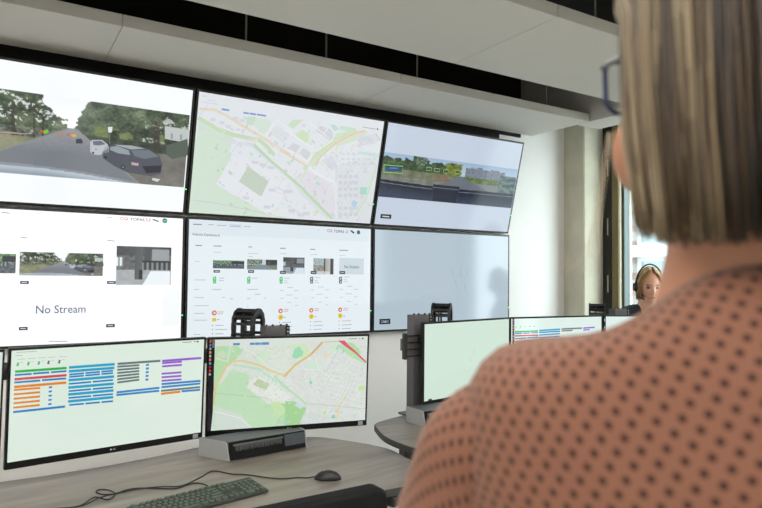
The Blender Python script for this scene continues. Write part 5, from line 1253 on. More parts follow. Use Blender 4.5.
S2L = [(-0.3, 0.15), (-0.6, 0.10), (-0.95, 0.0), (-1.20, -0.10), (-1.295, -0.155), (-1.325, -0.22), (-1.363, -0.384), (-1.358, -0.516), (-1.323, -0.65), (-1.20, -0.78), (-0.9, -0.83), (-0.5, -0.78), (-0.25, -0.70)]
desk('far wood-topped desk with the blank monitor, its left tip overlapping the wall', 1.351, -0.965, RAD(-5.0), 0.76, (S2_+S2L[::-1])[::-1], [(-1.215, -0.345), (0.95, -0.3)], None, 'height adjustable desks')

# ------------------------------------------------------------------ keyboard and mouse
kx0, ky0, krz = -1.195, -1.538, RAD(12)
kb = thing('keyboard', 'black keyboard on the near desk in front of the monitors', 'keyboard', (kx0+0.012, ky0-0.004, 0.73), krz)
KW, KD = 0.438, 0.128
MB().prism_x([(-KD, 0.002), (0, 0.002), (0, 0.022), (-0.004, 0.024), (-KD+0.002, 0.011), (-KD, 0.009)], 0, KW).build('case', mat('keyboard_case', 0x2c302c, 0.5), kb, bevel=0.002)
KEY = mat('key_plastic', 0x465046, 0.45)
U = 0.0187; rows = [[1, -.6, 1,1,1,1, -.4, 1,1,1,1, -.4, 1,1,1,1, -.25, 1,1,1], [1]*13+[2, -.25, 1,1,1, -.25, 1,1,1,1], [1.5]+[1]*12+[1.5, -.25, 1,1,1, -.25, 1,1,1], [1.75]+[1]*11+[2.25, -3.5, 1,1,1,1],
        [2.25]+[1]*10+[2.75, -1.25, 1, -1.25, 1,1,1], [1.25,1.25,1.25,6.25,1.25,1.25,1.25,1.25, -.25, 1,1,1, -.25, 2,1,1]]
keys = []
for r, row in enumerate(rows):
    x = 0.008; y = -0.014-r*0.0192-(0.004 if r else 0)
    for w in row:
        if w < 0: x += -w*U; continue
        keys.append((x+w*U/2, y, w)); x += w*U
kmesh = {}
def key_mb(w, mb=None, ox=0, oy=0, oz=0):
    mb = mb or MB(); a, b = w*U/2-0.0012, 0.0082; c, d = a-0.0022, b-0.002
    return mb.add([(ox-a,oy-b,oz),(ox+a,oy-b,oz),(ox+a,oy+b,oz),(ox-a,oy+b,oz),(ox-c,oy-d,oz+.007),(ox+c,oy-d,oz+.007),(ox+c,oy+d,oz+.007),(ox-c,oy+d,oz+.007)], [(4,5,6,7),(0,1,5,4),(1,2,6,5),(2,3,7,6),(3,0,4,7)])
slope = 0.0125/KD
rest = MB()
for i, (x, y, w) in enumerate(keys):
    z = 0.0235+y*slope
    if i < 100:
        if w not in kmesh: me = key_mb(w).mesh('key'); me.materials.append(KEY); kmesh[w] = me
        o = bpy.data.objects.new('key', kmesh[w]); COL.objects.link(o); o.parent = kb; o.location = (x, y, z); o.rotation_euler = (slope, 0, 0)
    else: key_mb(w, rest, x, y, z)
if rest.v: o = rest.build('keys', KEY, kb); o['kind'] = 'stuff'
def cable(name, pts, z, parent, rad=0.0022):
    mw = Matrix.Translation(parent.location) @ Matrix.Rotation(parent.rotation_euler.z, 4, 'Z'); inv = mw.inverted()
    P = crom([inv @ Vector((x, y, zz)) for x, y, zz in pts], 5)
    return MB().tube(P, rad, 6).build(name, mat('black_cable', 0x1a1a1c, 0.5), parent, smooth=True)
cz = 0.7325
p1 = [(-.905,-1.482,.745), (-.895,-1.42,.738), (-.915,-1.360,cz), (-.957,-1.368,cz), (-.992,-1.384,cz), (-1.039,-1.356,cz), (-1.096,-1.318,cz), (-1.136,-1.312,cz), (-1.181,-1.332,cz), (-1.214,-1.324,cz), (-1.233,-1.285,cz), (-1.221,-1.265,cz), (-1.198,-1.291,.7355), (-1.182,-1.344,.7355), (-1.21,-1.381,cz), (-1.246,-1.345,.7355), (-1.294,-1.394,cz), (-1.36,-1.385,cz), (-1.47,-1.34,cz), (-1.60,-1.20,cz)]
cable('cable', p1, cz, kb)
ms = thing('computer_mouse', 'black mouse on the near desk, right of the keyboard', 'mouse', (-0.489, -1.550, 0.73), RAD(-38+90+90+3))
def mfn(p, d):
    p = Vector(p); p.z = max(p.z, 0) * (1.0-0.25*max(0, p.x/0.051)) ; p.y *= 1.0-0.15*(p.x/0.055)**2; return p
MB().ball((0, 0, 0.001), (0.051, 0.028, 0.032), 24, 14, mfn).build('shell', BLACK, ms, smooth=True)
MB().tube([(0.020, -0.003, 0.0225), (0.020, 0.003, 0.0225)], 0.008, 12).build('scroll_wheel', DARK_METAL, ms)
b = MB(); b.tube([(0.047, 0, 0.010), (0.032, 0, 0.0235), (0.005, 0, 0.0325)], 0.0007, 4); b.build('button_seam', mat('seam_black', 0x050505, 0.6), ms)
cable('cable', [(-.528,-1.52,.738), (-.55,-1.505,cz), (-.58,-1.485,cz), (-.628,-1.470,cz), (-.671,-1.435,cz), (-.705,-1.39,cz), (-.74,-1.35,cz), (-.775,-1.325,cz), (-.824,-1.255,cz), (-.887,-1.307,cz), (-.969,-1.365,cz), (-1.023,-1.352,.7355), (-1.092,-1.334,.7355), (-1.147,-1.338,.7355), (-1.192,-1.352,.738), (-1.239,-1.37,.738), (-1.29,-1.407,.7355), (-1.38,-1.40,cz), (-1.5,-1.36,cz), (-1.62,-1.22,cz)], cz, ms)

# ------------------------------------------------------------------ office chair at the near desk
ch = thing('office_chair', 'black office chair pushed up to the near desk', 'chair', (-0.853, -1.86, 0), RAD(2))
FAB = mat('black_chair_fabric', 0x0d0e10, 0.8, spec=0.25)
def rrect(w, h, r, n=6):
    out = []
    for cx_, cy_, a0 in ((w-r, h-r, 0), (-w+r, h-r, 90), (-w+r, -h+r, 180), (w-r, -h+r, 270)):
        for k in range(n+1): a = RAD(a0+90*k/n); out.append((cx_+r*math.cos(a), cy_+r*math.sin(a)))
    return out
bk = MB(); rr = rrect(0.245, 0.22, 0.035); n = len(rr); vs = []; 
for of, sc_ in ((0.0, 0.97), (0.012, 1.0), (0.05, 1.0), (0.062, 0.97)):
    for x, z in rr: vs.append((x*sc_, -0.27+of-0.02*(x/0.245)**2, 0.670+z*sc_))
fs = [tuple(range(n-1, -1, -1)), tuple(range(3*n, 4*n))]+[(k*n+i, k*n+(i+1)%n, (k+1)*n+(i+1)%n, (k+1)*n+i) for k in range(3) for i in range(n)]
bk.add(vs, fs).build('backrest', FAB, ch, smooth=False)
MB().prism(rrect(0.25, 0.24, 0.07), 0.43, 0.50).build('seat', FAB, ch, bevel=0.02, seg=3)
MB().tube([(0, -0.10, 0.42), (0, -0.25, 0.43), (0, -0.285, 0.50), (0, -0.285, 0.66)], [0.03, 0.028, 0.025, 0.022], 10).build('back_support', BLACK, ch)
MB().lathe([(0.03, 0.10), (0.03, 0.25), (0.022, 0.26), (0.022, 0.40), (0.06, 0.41), (0.06, 0.43)], 16).build('gas_column', DARK_METAL, ch)
for k in range(5):
    a = 2*math.pi*k/5+0.3; d = Vector((math.cos(a), math.sin(a), 0))
    lg = MB().tube([d*0.02+Vector((0,0,.12)), d*0.18+Vector((0,0,.095)), d*0.29+Vector((0,0,.075))], [0.026, 0.02, 0.016], 8).build('leg', BLACK, ch)
    w = MB(); s_ = Vector((-d.y, d.x, 0)); w.tube([d*0.29-s_*0.02+Vector((0,0,.029)), d*0.29+s_*0.02+Vector((0,0,.029))], 0.029, 14); w.build('caster', BLACK, lg)
for s_ in (-1, 1):
    MB().tube([(s_*0.20, -0.02, 0.44), (s_*0.285, -0.02, 0.45), (s_*0.285, -0.02, 0.62)], 0.014, 8).build('arm_post', BLACK, ch)
    MB().box(s_*0.285-0.035, s_*0.285+0.035, -0.13, 0.10, 0.62, 0.645).build('armrest', BLACK, ch, bevel=0.01)

# ------------------------------------------------------------------ people
SKIN = mat('skin', 0xb27d60, 0.5, sss=0.12, var=0.04, vscale=30)
def head_shape(mb, c, M, cheek=0.0, jaw=0.34, zr=0.120):        # head with nose, brow, eye sockets, lips, jaw and ears; +y is the face
    def fn(p, d):
        x, y, z = p
        if z < 0.0:
            k = min(1, -z/0.115); x *= 1-jaw*k**1.6; y = y*(1-0.20*k) + (0.012*k if y > 0 else 0.045*k)
        if y > 0 and abs(d.x) < 0.5 and d.y > 0.5:
            y += 0.024*math.exp(-((x/0.011)**2))*math.exp(-(((z+0.030)/0.017)**2)) + 0.010*math.exp(-((x/0.009)**2))*math.exp(-(((z+0.008)/0.02)**2))
            y -= 0.012*math.exp(-(((abs(x)-0.032)/0.014)**2))*math.exp(-((z/0.012)**2))
            y += 0.006*math.exp(-(((z-0.022)/0.010)**2))*math.exp(-((x/0.05)**2))
            y += 0.007*math.exp(-((x/0.020)**2))*(math.exp(-(((z+0.060)/0.005)**2))+math.exp(-(((z+0.073)/0.006)**2)))
            y += 0.010*math.exp(-((x/0.022)**2))*math.exp(-(((z+0.102)/0.012)**2))
        if cheek: x += (1 if x > 0 else -1)*cheek*math.exp(-(((z+0.065)/0.045)**2))*math.exp(-(((y-0.05)/0.05)**2))
        return M @ Vector((x, y, z))
    mb.ball(c, (0.074, 0.098, zr), 48, 40, fn)
    if jaw < 0.2:
        for s in (-1, 1): mb.ball(Vector(c)+M @ Vector((s*0.050, 0.046, -0.072)), (0.034, 0.036, 0.040), 16, 12)
    for s in (-1, 1):
        mb.ball(Vector(c)+M @ Vector((s*0.075, -0.008, -0.012)), (0.010, 0.018, 0.031), 10, 8, lambda p, d: M @ Vector(p))
def hand_shape(mb, wrist, d, nrm, curl, side):   # palm, four curved fingers of different length, thumb off the side
    d = Vector(d).normalized(); nrm = Vector(nrm); nrm = (nrm-d*nrm.dot(d)).normalized(); s = d.cross(nrm)*side; w = Vector(wrist)
    for k in range(4):
        o = (k-1.5)*0.019; mb.limb([w+d*0.012+s*o*0.6, w+d*0.05+s*o, w+d*0.088+s*o], [0.015, 0.0135, 0.0115], 10)
        L = (0.068, 0.078, 0.072, 0.056)[k]; p = w+d*0.088+s*o; P = [p]; a = 0.0
        for j, f in enumerate((0.45, 0.32, 0.23)):
            a += curl*(0.6, 0.9, 0.6)[j]; p = p+(d*math.cos(a)-nrm*math.sin(a)+s*(k-1.5)*0.04)*L*f; P.append(p)
        mb.limb(P, [0.0098, 0.009, 0.0083, 0.0072], 10)
    t0 = w+d*0.028-s*0.024; t1 = t0+(d*0.6-s*0.8-nrm*0.2).normalized()*0.042; t2 = t1+(d*0.95-s*0.2-nrm*0.35).normalized()*0.032; t3 = t2+(d*0.98-nrm*0.35).normalized()*0.024
    mb.limb([t0, t1, t2, t3], [0.016, 0.0125, 0.0105, 0.0085], 10)
def body(name, parent, P, voxel):
    mb = MB(); Mh = Matrix.Rotation(P['head_rz'], 3, 'Z') @ Matrix.Rotation(P.get('head_rx', 0), 3, 'X'); hc = Vector(P['head'])
    head_shape(mb, hc, Mh, P.get('cheek', 0.0), P.get('jaw', 0.34), P.get('zr', 0.120))
    nb = Vector(P['neck'])
    mb.limb([nb+Vector((0, 0, -0.06)), nb+Vector((0, 0.005, 0.015)), hc+Mh @ Vector((0, -0.028, -0.075)), hc+Mh @ Vector((0, -0.03, -0.02))], [0.085, 0.062, 0.057, 0.056], 18)
    mb.limb([nb+Vector((0, 0.03, -0.03)), nb.lerp(hc, 0.5)+Mh @ Vector((0, 0.018, -0.02)), hc+Mh @ Vector((0, 0.022, -0.085))], [0.058, 0.052, 0.050], 14)
    sh = P['sh']
    for s in (-1, 1):
        mb.limb([nb+Vector((0, 0, -0.035)), Vector((s*0.10, nb.y-0.005, sh+0.010)), Vector((s*(P['sw']-0.02), nb.y, sh-0.008))], [0.062, 0.050, 0.050], 14)
        mb.limb([(s*0.075, nb.y+0.01, sh-0.07), (s*0.08, 0, sh-0.20), (s*0.065, 0.005, sh-0.34), (s*0.08, 0, sh-0.47), (s*0.085, 0, sh-0.56)], [0.088, 0.098, 0.082, 0.098, 0.100], 16)
        el, wr_ = P['elbow'][0 if s < 0 else 1], P['wrist'][0 if s < 0 else 1]
        mb.limb([(s*(P['sw']-0.015), nb.y, sh-0.015), Vector((s*(P['sw']-0.015), nb.y, sh-0.015)).lerp(Vector(el), 0.5), el], [0.052, 0.044, 0.038], 14)
        mb.limb([el, Vector(el).lerp(Vector(wr_), 0.35), wr_], [0.038, 0.038, 0.026], 14)
        hand_shape(mb, wr_, Vector(wr_)-Vector(el), P['palm'][0 if s < 0 else 1], P['curl'][0 if s < 0 else 1], s)
        hp = sh-0.53
        mb.limb([(s*0.088, 0, hp), (s*0.092, 0.015, hp*0.55+0.02), (s*0.094, 0.012, 0.47*hp+0.03)], [0.092, 0.070, 0.055], 16)
        mb.limb([(s*0.094, 0.012, 0.47*hp+0.03), (s*0.096, -0.008, 0.33*hp), (s*0.096, -0.01, 0.08)], [0.055, 0.055, 0.036], 14)
        mb.limb([(s*0.096, -0.03, 0.045), (s*0.10, 0.06, 0.036), (s*0.106, 0.15, 0.026)], [0.036, 0.034, 0.024], 12)
    me = union(mb, voxel, 3); return link(name, me, P['skin'], parent, smooth=True)
def trousers(parent, P, m_):
    mb = MB(); sh = P['sh']; hp = sh-0.53
    for s in (-1, 1):
        mb.limb([(s*0.07, 0, hp+0.10), (s*0.085, -0.005, hp), (s*0.094, 0.012, 0.6*hp), (s*0.096, 0.006, 0.35*hp), (s*0.096, -0.008, 0.12)], [0.112, 0.118, 0.092, 0.078, 0.066], 18)
    return link('trousers', union(mb, 0.010, 6), m_, parent, smooth=True)
def shoes(parent, m_):
    for s in (-1, 1):
        mb = MB(); mb.limb([(s*0.096, -0.05, 0.043), (s*0.10, 0.05, 0.040), (s*0.107, 0.165, 0.032)], [0.043, 0.043, 0.034], 14); mb.limb([(s*0.096, -0.02, 0.05), (s*0.096, -0.012, 0.085)], [0.045, 0.045], 12)
        for i, v in enumerate(mb.v): mb.v[i] = (v[0], v[1], max(v[2], 0.001))
        link('shoe', union(mb, 0.007, 3), m_, parent, smooth=True)
def hair(parent, hc, Mh, R, a0, z_end, n, cols, rad, seed, sweep=0.0, bulge=0.0, part_x=0.01, tuck=0.012, back=None, jit=0.004, cz=0.015):
    rnd = random.Random(seed); mb = MB(); hc = Vector(hc)
    def path(al, sgn, f, r, zt, K=11, st=0.0):
        q = (al-a0)/(math.pi-a0); q = max(0, min(1, q))
        ys = 0.62*(1-q)-0.35*q+st*0.25; d0 = Vector((sgn*(0.06+abs(st)*0.15)+part_x*6, ys, 0.95)).normalized(); d1 = Vector((sgn*math.sin(al), math.cos(al), 0.0))
        pts = []
        for k in range(K+1):
            s = k/K
            if s < 0.55:
                w = (s/0.55)**0.9; d = (d0*(1-w)+d1*w)
                d = d.normalized(); p = Vector((d.x*R[0], d.y*R[1], d.z*R[2]))*r
            else:
                e = (s-0.55)/0.45; b = 1+bulge*math.sin(math.pi*min(1, e*1.15))-tuck*8*max(0, e-0.72)**1.2
                aw = al+sweep*e**0.8*max(0, 1-(al-a0)/0.8); p = Vector((sgn*math.sin(aw)*R[0]*b*r, math.cos(aw)*R[1]*b*r, zt*e))
            pts.append(p)
        return pts
    # base shell
    for sgn in (-1, 1):
        A = 26; K = 11; vs = []; fs = []
        for i in range(A+1):
            al = a0+(math.pi-a0)*i/A
            for p in path(al, sgn, 0, 0.955, z_end(al)+0.006): vs.append(hc+Mh @ (p+Vector((0, 0, cz))))
        for i in range(A):
            for k in range(K):
                f = (i*(K+1)+k, (i+1)*(K+1)+k, (i+1)*(K+1)+k+1, i*(K+1)+k+1); fs.append(f if sgn < 0 else f[::-1])
        mb.add(vs, fs, tuple(x*0.6 for x in lin(cols[2])))
    for i in range(n):
        al = a0+(math.pi-a0)*rnd.random()**0.95; sgn = rnd.choice((-1, 1)); r = 0.965+0.05*rnd.random()
        zt = z_end(al)+rnd.uniform(-0.012, 0.012); st = rnd.uniform(-1, 1)*0.5
        P = path(al, sgn, 0, r, zt, 11, st); ph = rnd.uniform(0, 6); cl_ = 0.52+0.38*noise.noise(Vector((al*9*sgn, sgn*3.1, seed)))+rnd.uniform(-.25, .25)
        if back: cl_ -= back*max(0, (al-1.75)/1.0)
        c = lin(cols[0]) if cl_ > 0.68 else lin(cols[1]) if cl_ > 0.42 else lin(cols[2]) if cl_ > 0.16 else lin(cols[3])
        kk = rnd.uniform(0.8, 1.2); c = tuple(x*kk for x in c); Q = []
        for k, p in enumerate(P):
            e = k/11; w = jit*e*math.sin(ph+e*4)
            Q.append(hc+Mh @ (p+Vector((w*rnd.uniform(.5, 1), w*0.7, cz))))
        mb.tube(Q, [rad*(0.6+0.6*min(1, k/3))*(1-0.6*max(0, (k-8)/3)) for k in range(12)], 4, c)
    return mb

# woman in the dotted blouse, seen from behind
TORSO = RAD(-55)
w1 = thing('person', 'woman in a salmon dotted blouse seen from behind at the right', 'person', (-1.085, -3.380, 0), TORSO); w1.scale = (0.99, 0.99, 0.99)
HREL = Matrix.Rotation(-TORSO, 3, 'Z') @ Vector((-0.004, -0.002, 0))      # head centre offset from torso axis
P1 = dict(cheek=0.019, jaw=0.10, zr=0.138, head=(HREL.x, HREL.y, 1.665), head_rz=RAD(-28)-TORSO, head_rx=RAD(-4), neck=(0, -0.022, 1.475), sh=1.372, sw=0.160, skin=SKIN,
          elbow=[(-0.240, 0.03, 1.13), (0.240, 0.03, 1.13)], wrist=[(-0.13, 0.235, 1.08), (0.13, 0.235, 1.08)], palm=[(0, 0.2, 1), (0, 0.2, 1)], curl=[0.5, 0.5])
body('body', w1, P1, 0.006)
trousers(w1, P1, mat('dark_trousers', 0x23252c, 0.8)); shoes(w1, mat('black_shoe', 0x151515, 0.4))
DOTS = dot_mat()
def loft_uv(name, rings, parent, m_, closed=True, thick=0.0, u_mid=None):
    n = len(rings[0]); vs = [p for r in rings for p in r]; fs = []; N = len(rings); uvs = []
    V = [[0.0]*n for _ in range(N)]
    for i in range(1, N):
        dv = [(rings[i][k]-rings[i-1][k]).length for k in range(n)]
        for k in range(n): V[i][k] = V[i-1][k]+dv[k]
    Uu = []
    for r in rings:
        acc = [0.0]
        for k in range(n): acc.append(acc[-1]+(r[(k+1) % n]-r[k]).length)
        Uu.append(acc)
    for i in range(N-1):
        for k in range(n):
            j = (k+1) % n; fs.append((i*n+k, i*n+j, (i+1)*n+j, (i+1)*n+k))
            def cu(ii, kk): 
                a = Uu[ii]; u = a[kk]; T = a[n]
                return u-T if k >= n//2 else u
            uvs += [(cu(i, k), -V[i][k]), (cu(i, k+1), -V[i][j]), (cu(i+1, k+1), -V[i+1][j]), (cu(i+1, k), -V[i+1][k])]
    me = bpy.data.meshes.new(name); me.from_pydata(vs, [], fs); me.update(); l = me.uv_layers.new(name='UVMap')
    for i, q in enumerate(uvs): l.data[i].uv = q
    o = link(name, me, m_, parent, smooth=True)
    s = o.modifiers.new('sub', 'SUBSURF'); s.levels = 1; s.render_levels = 1
    if thick: q = o.modifiers.new('th', 'SOLIDIFY'); q.thickness = thick; q.offset = -1
    return o
RW = [(1.498,-.070, 1.468,.068, 1.44,.062), (1.481,-.086, 1.447,.095, 1.42,.082), (1.458,-.101, 1.441,.134, 1.40,.098), (1.428,-.113, 1.440,.169, 1.375,.112), (1.392,-.121, 1.424,.196, 1.345,.122), (1.35,-.128, 1.391,.209, 1.31,.130),
      (1.30,-.131, 1.335,.206, 1.28,.138), (1.24,-.128, 1.26,.196, 1.23,.136), (1.16,-.122, 1.165,.184, 1.16,.128), (1.06,-.120, 1.06,.182, 1.06,.122), (0.95,-.135, .95,.198, .95,.132), (0.84,-.146, .84,.212, .84,.138)]
rings = []
for zb, yb, zs, xs, zf, yf in RW:
    r = []
    for k in range(48):
        ph = 2*math.pi*k/48; c, s = math.cos(ph), math.sin(ph)
        cc = (abs(c)**0.85)*(1 if c > 0 else -1); ss = (abs(s)**0.85)*(1 if s > 0 else -1)
        y = yb*cc if c > 0 else -yf*cc; z = zs*s*s+(zb if c > 0 else zf)*c*c
        fold = 0.003*math.sin(ph*9+zb*40)*min(1, max(0, (1.44-zb)*6))
        r.append(Vector((xs*ss*(1+fold*2), y*(1+fold*4)-0.012, z)))
    rings.append(r)
loft_uv('blouse', rings, w1, DOTS, thick=0.002)
def sleeve(s):
    A = Vector((s*0.125, -0.025, 1.375)); B = Vector((s*0.178, -0.022, 1.350)); E = Vector((s*0.240, 0.03, 1.13)); Wr = Vector((s*0.145, 0.215, 1.085))
    path = crom([A, B, B.lerp(E, 0.45)+Vector((s*0.012, -0.006, 0.0)), E+Vector((s*0.004, -0.01, 0.004)), E.lerp(Wr, 0.4), E.lerp(Wr, 0.93)], 5)
    rads = [0.053, 0.060, 0.062, 0.060, 0.058, 0.050]; rings = []; n = len(path); prev = None
    for i, p in enumerate(path):
        t = (path[min(n-1, i+1)]-path[max(0, i-1)]).normalized(); ref = Vector((0, -1, 0)) if prev is None else prev
        x = (ref-t*ref.dot(t)).normalized(); prev = x; y = t.cross(x); f = i/(n-1)*(len(rads)-1); j = min(int(f), len(rads)-2); R_ = rads[j]*(1-(f-j))+rads[j+1]*(f-j)
        ring = []
        for k in range(28):
            a = 2*math.pi*k/28; w = R_*(1+0.035*math.sin(3*a+i*0.9)+0.03*math.sin(i*1.7+a))
            ring.append(p+(x*math.cos(a)+y*math.sin(a)*s)*w)
        rings.append(ring)
    loft_uv('sleeve', rings, w1, DOTS, thick=0.002)
for s in (-1, 1): sleeve(s)
HC = Vector(P1['head']); MH_ = Matrix.Rotation(P1['head_rz'], 3, 'Z') @ Matrix.Rotation(P1['head_rx'], 3, 'X')
HAIRM = attr_mat('blond_hair', 0.42, 0.5)
def ze1(al): return -0.160-0.008*max(0, (al-1.6)/1.5)+0.03*max(0, 1.8-al)
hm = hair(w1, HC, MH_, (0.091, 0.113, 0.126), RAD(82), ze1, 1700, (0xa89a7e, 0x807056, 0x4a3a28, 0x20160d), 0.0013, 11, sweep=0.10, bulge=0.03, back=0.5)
rw = random.Random(5)
for k in range(4):      # stray wisps beside the cheek
    a = Vector((-0.086, 0.04+0.02*rw.random(), -0.05-0.01*rw.random())); b_ = a+Vector((-0.006, 0.012, -0.06)); c_ = b_+Vector((-0.010*rw.random(), 0.010*rw.random(), -0.035)); d_ = c_+Vector((-0.022*rw.random(), 0.012*rw.random(), -0.015+0.02*rw.random()))
    hm.tube([HC+MH_ @ p for p in crom([a, b_, c_, d_], 3)], 0.00035, 4, lin(0xd8ccb4))
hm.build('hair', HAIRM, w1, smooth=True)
def glasses(parent, hc, Mh, frame, lens_m):
    hc = Vector(hc); g = MB(); ln = MB(); yf = 0.110
    for s in (-1, 1):
        ring = []
        for x, z in rrect(0.028, 0.0235, 0.012, 5): ring.append(hc+Mh @ Vector((s*0.037+x, yf-0.25*(s*0.037+x)**2*8, 0.002+z)))
        g.tube(ring, 0.0024, 6, closed=True); ln.add([p for p in ring], [tuple(range(len(ring)))])
    g.tube([hc+Mh @ Vector(p) for p in ((-0.010, yf, 0.006), (0, yf+0.003, 0.009), (0.010, yf, 0.006))], 0.002, 6)
    o = g.build('glasses', frame, parent, smooth=True); ln.each('lens', lens_m, o)
    tm = MB()
    for s in (-1, 1): tm.tube([hc+Mh @ Vector(p) for p in ((s*0.066, yf-0.007, 0.018), (s*0.073, yf-0.02, 0.014), (s*0.082, 0.02, -0.004), (s*0.082, -0.02, 0.0), (s*0.078, -0.035, -0.02))], 0.002, 6)
    tm.each('temple', BLACK, o); return o
glasses(w1, HC, MH_, mat('blue_black_frame', 0x23345c, 0.3), glass('lens_glass', 0xf2f6f6, 0.05))

# woman by the window
w2 = thing('person', 'blond woman with a black headset standing by the window', 'person', (2.50, -0.76, 0), RAD(150))
P2 = dict(head=(0, 0.035, 1.425), head_rz=RAD(-10), head_rx=RAD(-10), neck=(0, -0.02, 1.275), sh=1.215, sw=0.175, skin=mat('fair_skin', 0xd9a58a, 0.5, sss=0.1),
          elbow=[(-0.23, -0.02, 0.97), (0.23, -0.02, 0.97)], wrist=[(-0.17, 0.17, 0.90), (0.17, 0.17, 0.90)], palm=[(0, 0, 1), (0, 0, 1)], curl=[0.4, 0.4])
body('body', w2, P2, 0.005)
trousers(w2, P2, MATS['dark_trousers']); shoes(w2, MATS['black_shoe'])
tp = MB(); nb = Vector(P2['neck']); sh = P2['sh']
for s in (-1, 1):
    tp.limb([nb+Vector((s*0.05, -0.005, -0.042)), Vector((s*0.10, nb.y-0.005, sh+0.010)), Vector((s*0.155, nb.y, sh-0.008))], [0.058, 0.062, 0.062], 14)
    tp.limb([(s*0.075, -0.01, sh-0.07), (s*0.08, 0, sh-0.20), (s*0.07, 0.005, sh-0.34), (s*0.08, 0, sh-0.47), (s*0.085, 0, sh-0.58)], [0.102, 0.112, 0.100, 0.114, 0.118], 16)
    el, wr_ = Vector(P2['elbow'][0 if s < 0 else 1]), Vector(P2['wrist'][0 if s < 0 else 1])
    tp.limb([(s*0.16, nb.y, sh-0.015), Vector((s*0.16, nb.y, sh-0.015)).lerp(el, 0.5), el], [0.064, 0.056, 0.050], 14); tp.limb([el, el.lerp(wr_, 0.4), el.lerp(wr_, 0.88)], [0.050, 0.048, 0.040], 14)
link('sweater', union(tp, 0.008, 4), mat('dark_sweater', 0x2c2f3a, 0.85), w2, smooth=True)
H2 = Vector(P2['head']); M2_ = Matrix.Rotation(P2['head_rz'], 3, 'Z') @ Matrix.Rotation(P2['head_rx'], 3, 'X')
hair(w2, H2, M2_, (0.085, 0.106, 0.124), RAD(57), lambda al: -0.10-0.03*max(0, (al-1.5)), 700, (0xd8bf92, 0xb8975f, 0x8d6c40, 0x5f4529), 0.0017, 23, bulge=0.0, tuck=0.02, part_x=-0.01).build('hair', HAIRM, w2, smooth=True)
fe = MB()
for s in (-1, 1): fe.ball(H2+M2_ @ Vector((s*0.031, 0.086, 0.0)), (0.012, 0.008, 0.0065), 12, 8)
fe.each('eye', mat('dark_eye', 0x3a2c26, 0.2), w2, smooth=True)
lp = MB(); lp.ball(H2+M2_ @ Vector((0, 0.103, -0.066)), (0.020, 0.006, 0.007), 12, 8); lp.build('lips', mat('lip_pink', 0xb86a62, 0.4), w2, smooth=True)
eb = MB()
for s in (-1, 1): eb.tube([H2+M2_ @ Vector(p) for p in ((s*0.016, 0.096, 0.019), (s*0.032, 0.093, 0.023), (s*0.046, 0.084, 0.019))], 0.003, 6)
eb.each('eyebrow', mat('brow_brown', 0x6a4c30, 0.7), w2)
hd = MB(); hd.tube([H2+M2_ @ Vector((0.093*math.cos(a), -0.01, 0.005+0.150*math.sin(a))) for a in [math.pi*k/16 for k in range(17)]], 0.006, 8)
ho = hd.build('headset', BLACK, w2)
for s in (-1, 1): q = MB(); q.tube([H2+M2_ @ Vector((s*0.082, -0.008, -0.012)), H2+M2_ @ Vector((s*0.108, -0.008, -0.012))], [0.034, 0.028], 16); q.build('ear_cushion', BLACK, ho)
q = MB(); q.tube([H2+M2_ @ Vector(p) for p in ((0.10, 0.0, -0.03), (0.095, 0.06, -0.065), (0.06, 0.115, -0.08))], 0.0035, 6); q.build('microphone_boom', BLACK, ho)

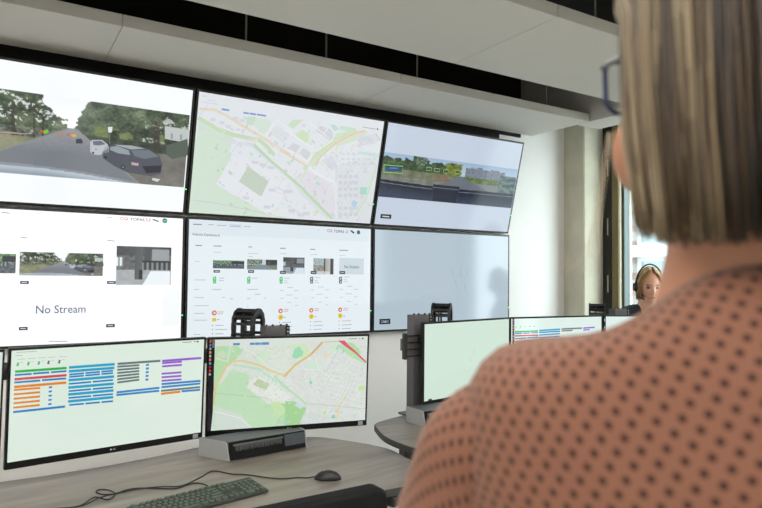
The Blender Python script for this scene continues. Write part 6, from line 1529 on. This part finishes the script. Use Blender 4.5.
# ------------------------------------------------------------------ outside the window
struct(MB().box(XR+0.5, 60, -40, 60, -4.2, -4.0).build('ground_street', mat('street_grey', 0x8c8c8a, 0.9)), 'street below the window', 'street')
bd = thing('brick_building', 'red brick building across the street, seen through the window', 'building', (10.0, 4.9, -4.0))
def brick_mat():
    mt = bpy.data.materials.new('red_brick'); mt.use_nodes = True; nt = mt.node_tree; b = nt.nodes['Principled BSDF']; b.inputs['Roughness'].default_value = 0.9
    tc = nt.nodes.new('ShaderNodeTexCoord'); sp = nt.nodes.new('ShaderNodeSeparateXYZ'); cb = nt.nodes.new('ShaderNodeCombineXYZ'); br = nt.nodes.new('ShaderNodeTexBrick')
    nt.links.new(tc.outputs['Object'], sp.inputs[0]); nt.links.new(sp.outputs['Y'], cb.inputs['X']); nt.links.new(sp.outputs['Z'], cb.inputs['Y']); nt.links.new(cb.outputs[0], br.inputs['Vector'])
    br.inputs['Color1'].default_value = (*lin(0x6c564e), 1); br.inputs['Color2'].default_value = (*lin(0x7d6b65), 1); br.inputs['Mortar'].default_value = (*lin(0x807c78), 1)
    br.inputs['Scale'].default_value = 1.0; br.inputs['Brick Width'].default_value = 0.46; br.inputs['Row Height'].default_value = 0.17; br.inputs['Mortar Size'].default_value = 0.014
    nt.links.new(br.outputs['Color'], b.inputs['Base Color']); return mt
wall = MB(); BW = mat('white_facade_frame', 0x8c9090, 0.6)
bays = [(-7.6+3.0*k, -6.0+3.0*k) for k in range(5)]       # local y of the window bays (one ends at y = 0)
yy = -8.2; floors = [0.6, 3.4, 6.15, 9.2]
segs = []
for a, b_ in bays: segs.append((yy, a)); yy = b_
segs.append((yy, 9.0))
for a, b_ in segs: wall.box(0, 0.4, a, b_, 0, 12)
for a, b_ in bays: wall.box(0.05, 0.4, a, b_, 0, 12) if False else None
wall.box(0.30, 4.0, -8.2, 9.0, 0, 12)
wall.build('facade', brick_mat(), bd)
band = MB(); GL = mat('pale_window_glass', 0x5c6a6c, 0.15)
for a, b_ in bays:
    for z0, z1 in ((0.5, 3.2), (3.42, 5.93), (6.15, 8.9), (9.15, 11.6)):
        f = MB(); f.box(0.16, 0.24, a, b_, z0, z0+0.09); f.box(0.16, 0.24, a, b_, z1-0.09, z1)
        for q in (a, (a+b_)/2-0.05, b_-0.1): f.box(0.16, 0.24, q, q+0.1, z0+0.09, z1-0.09)
        fo = f.build('window', BW, bd); MB().box(0.19, 0.21, a+0.1, b_-0.1, z0+0.09, z1-0.09).build('glazing', GL, fo)
for zz in (3.2, 5.93, 8.9): 
    q = MB(); q.box(-0.05, 0.16, -8.2+1.6, 9.0-1.6, zz, zz+0.22) if False else None
    for a, b_ in bays: q.box(-0.04, 0.28, a-0.0, b_, zz, zz+0.24)
    q.build('sill_band', BW, bd)
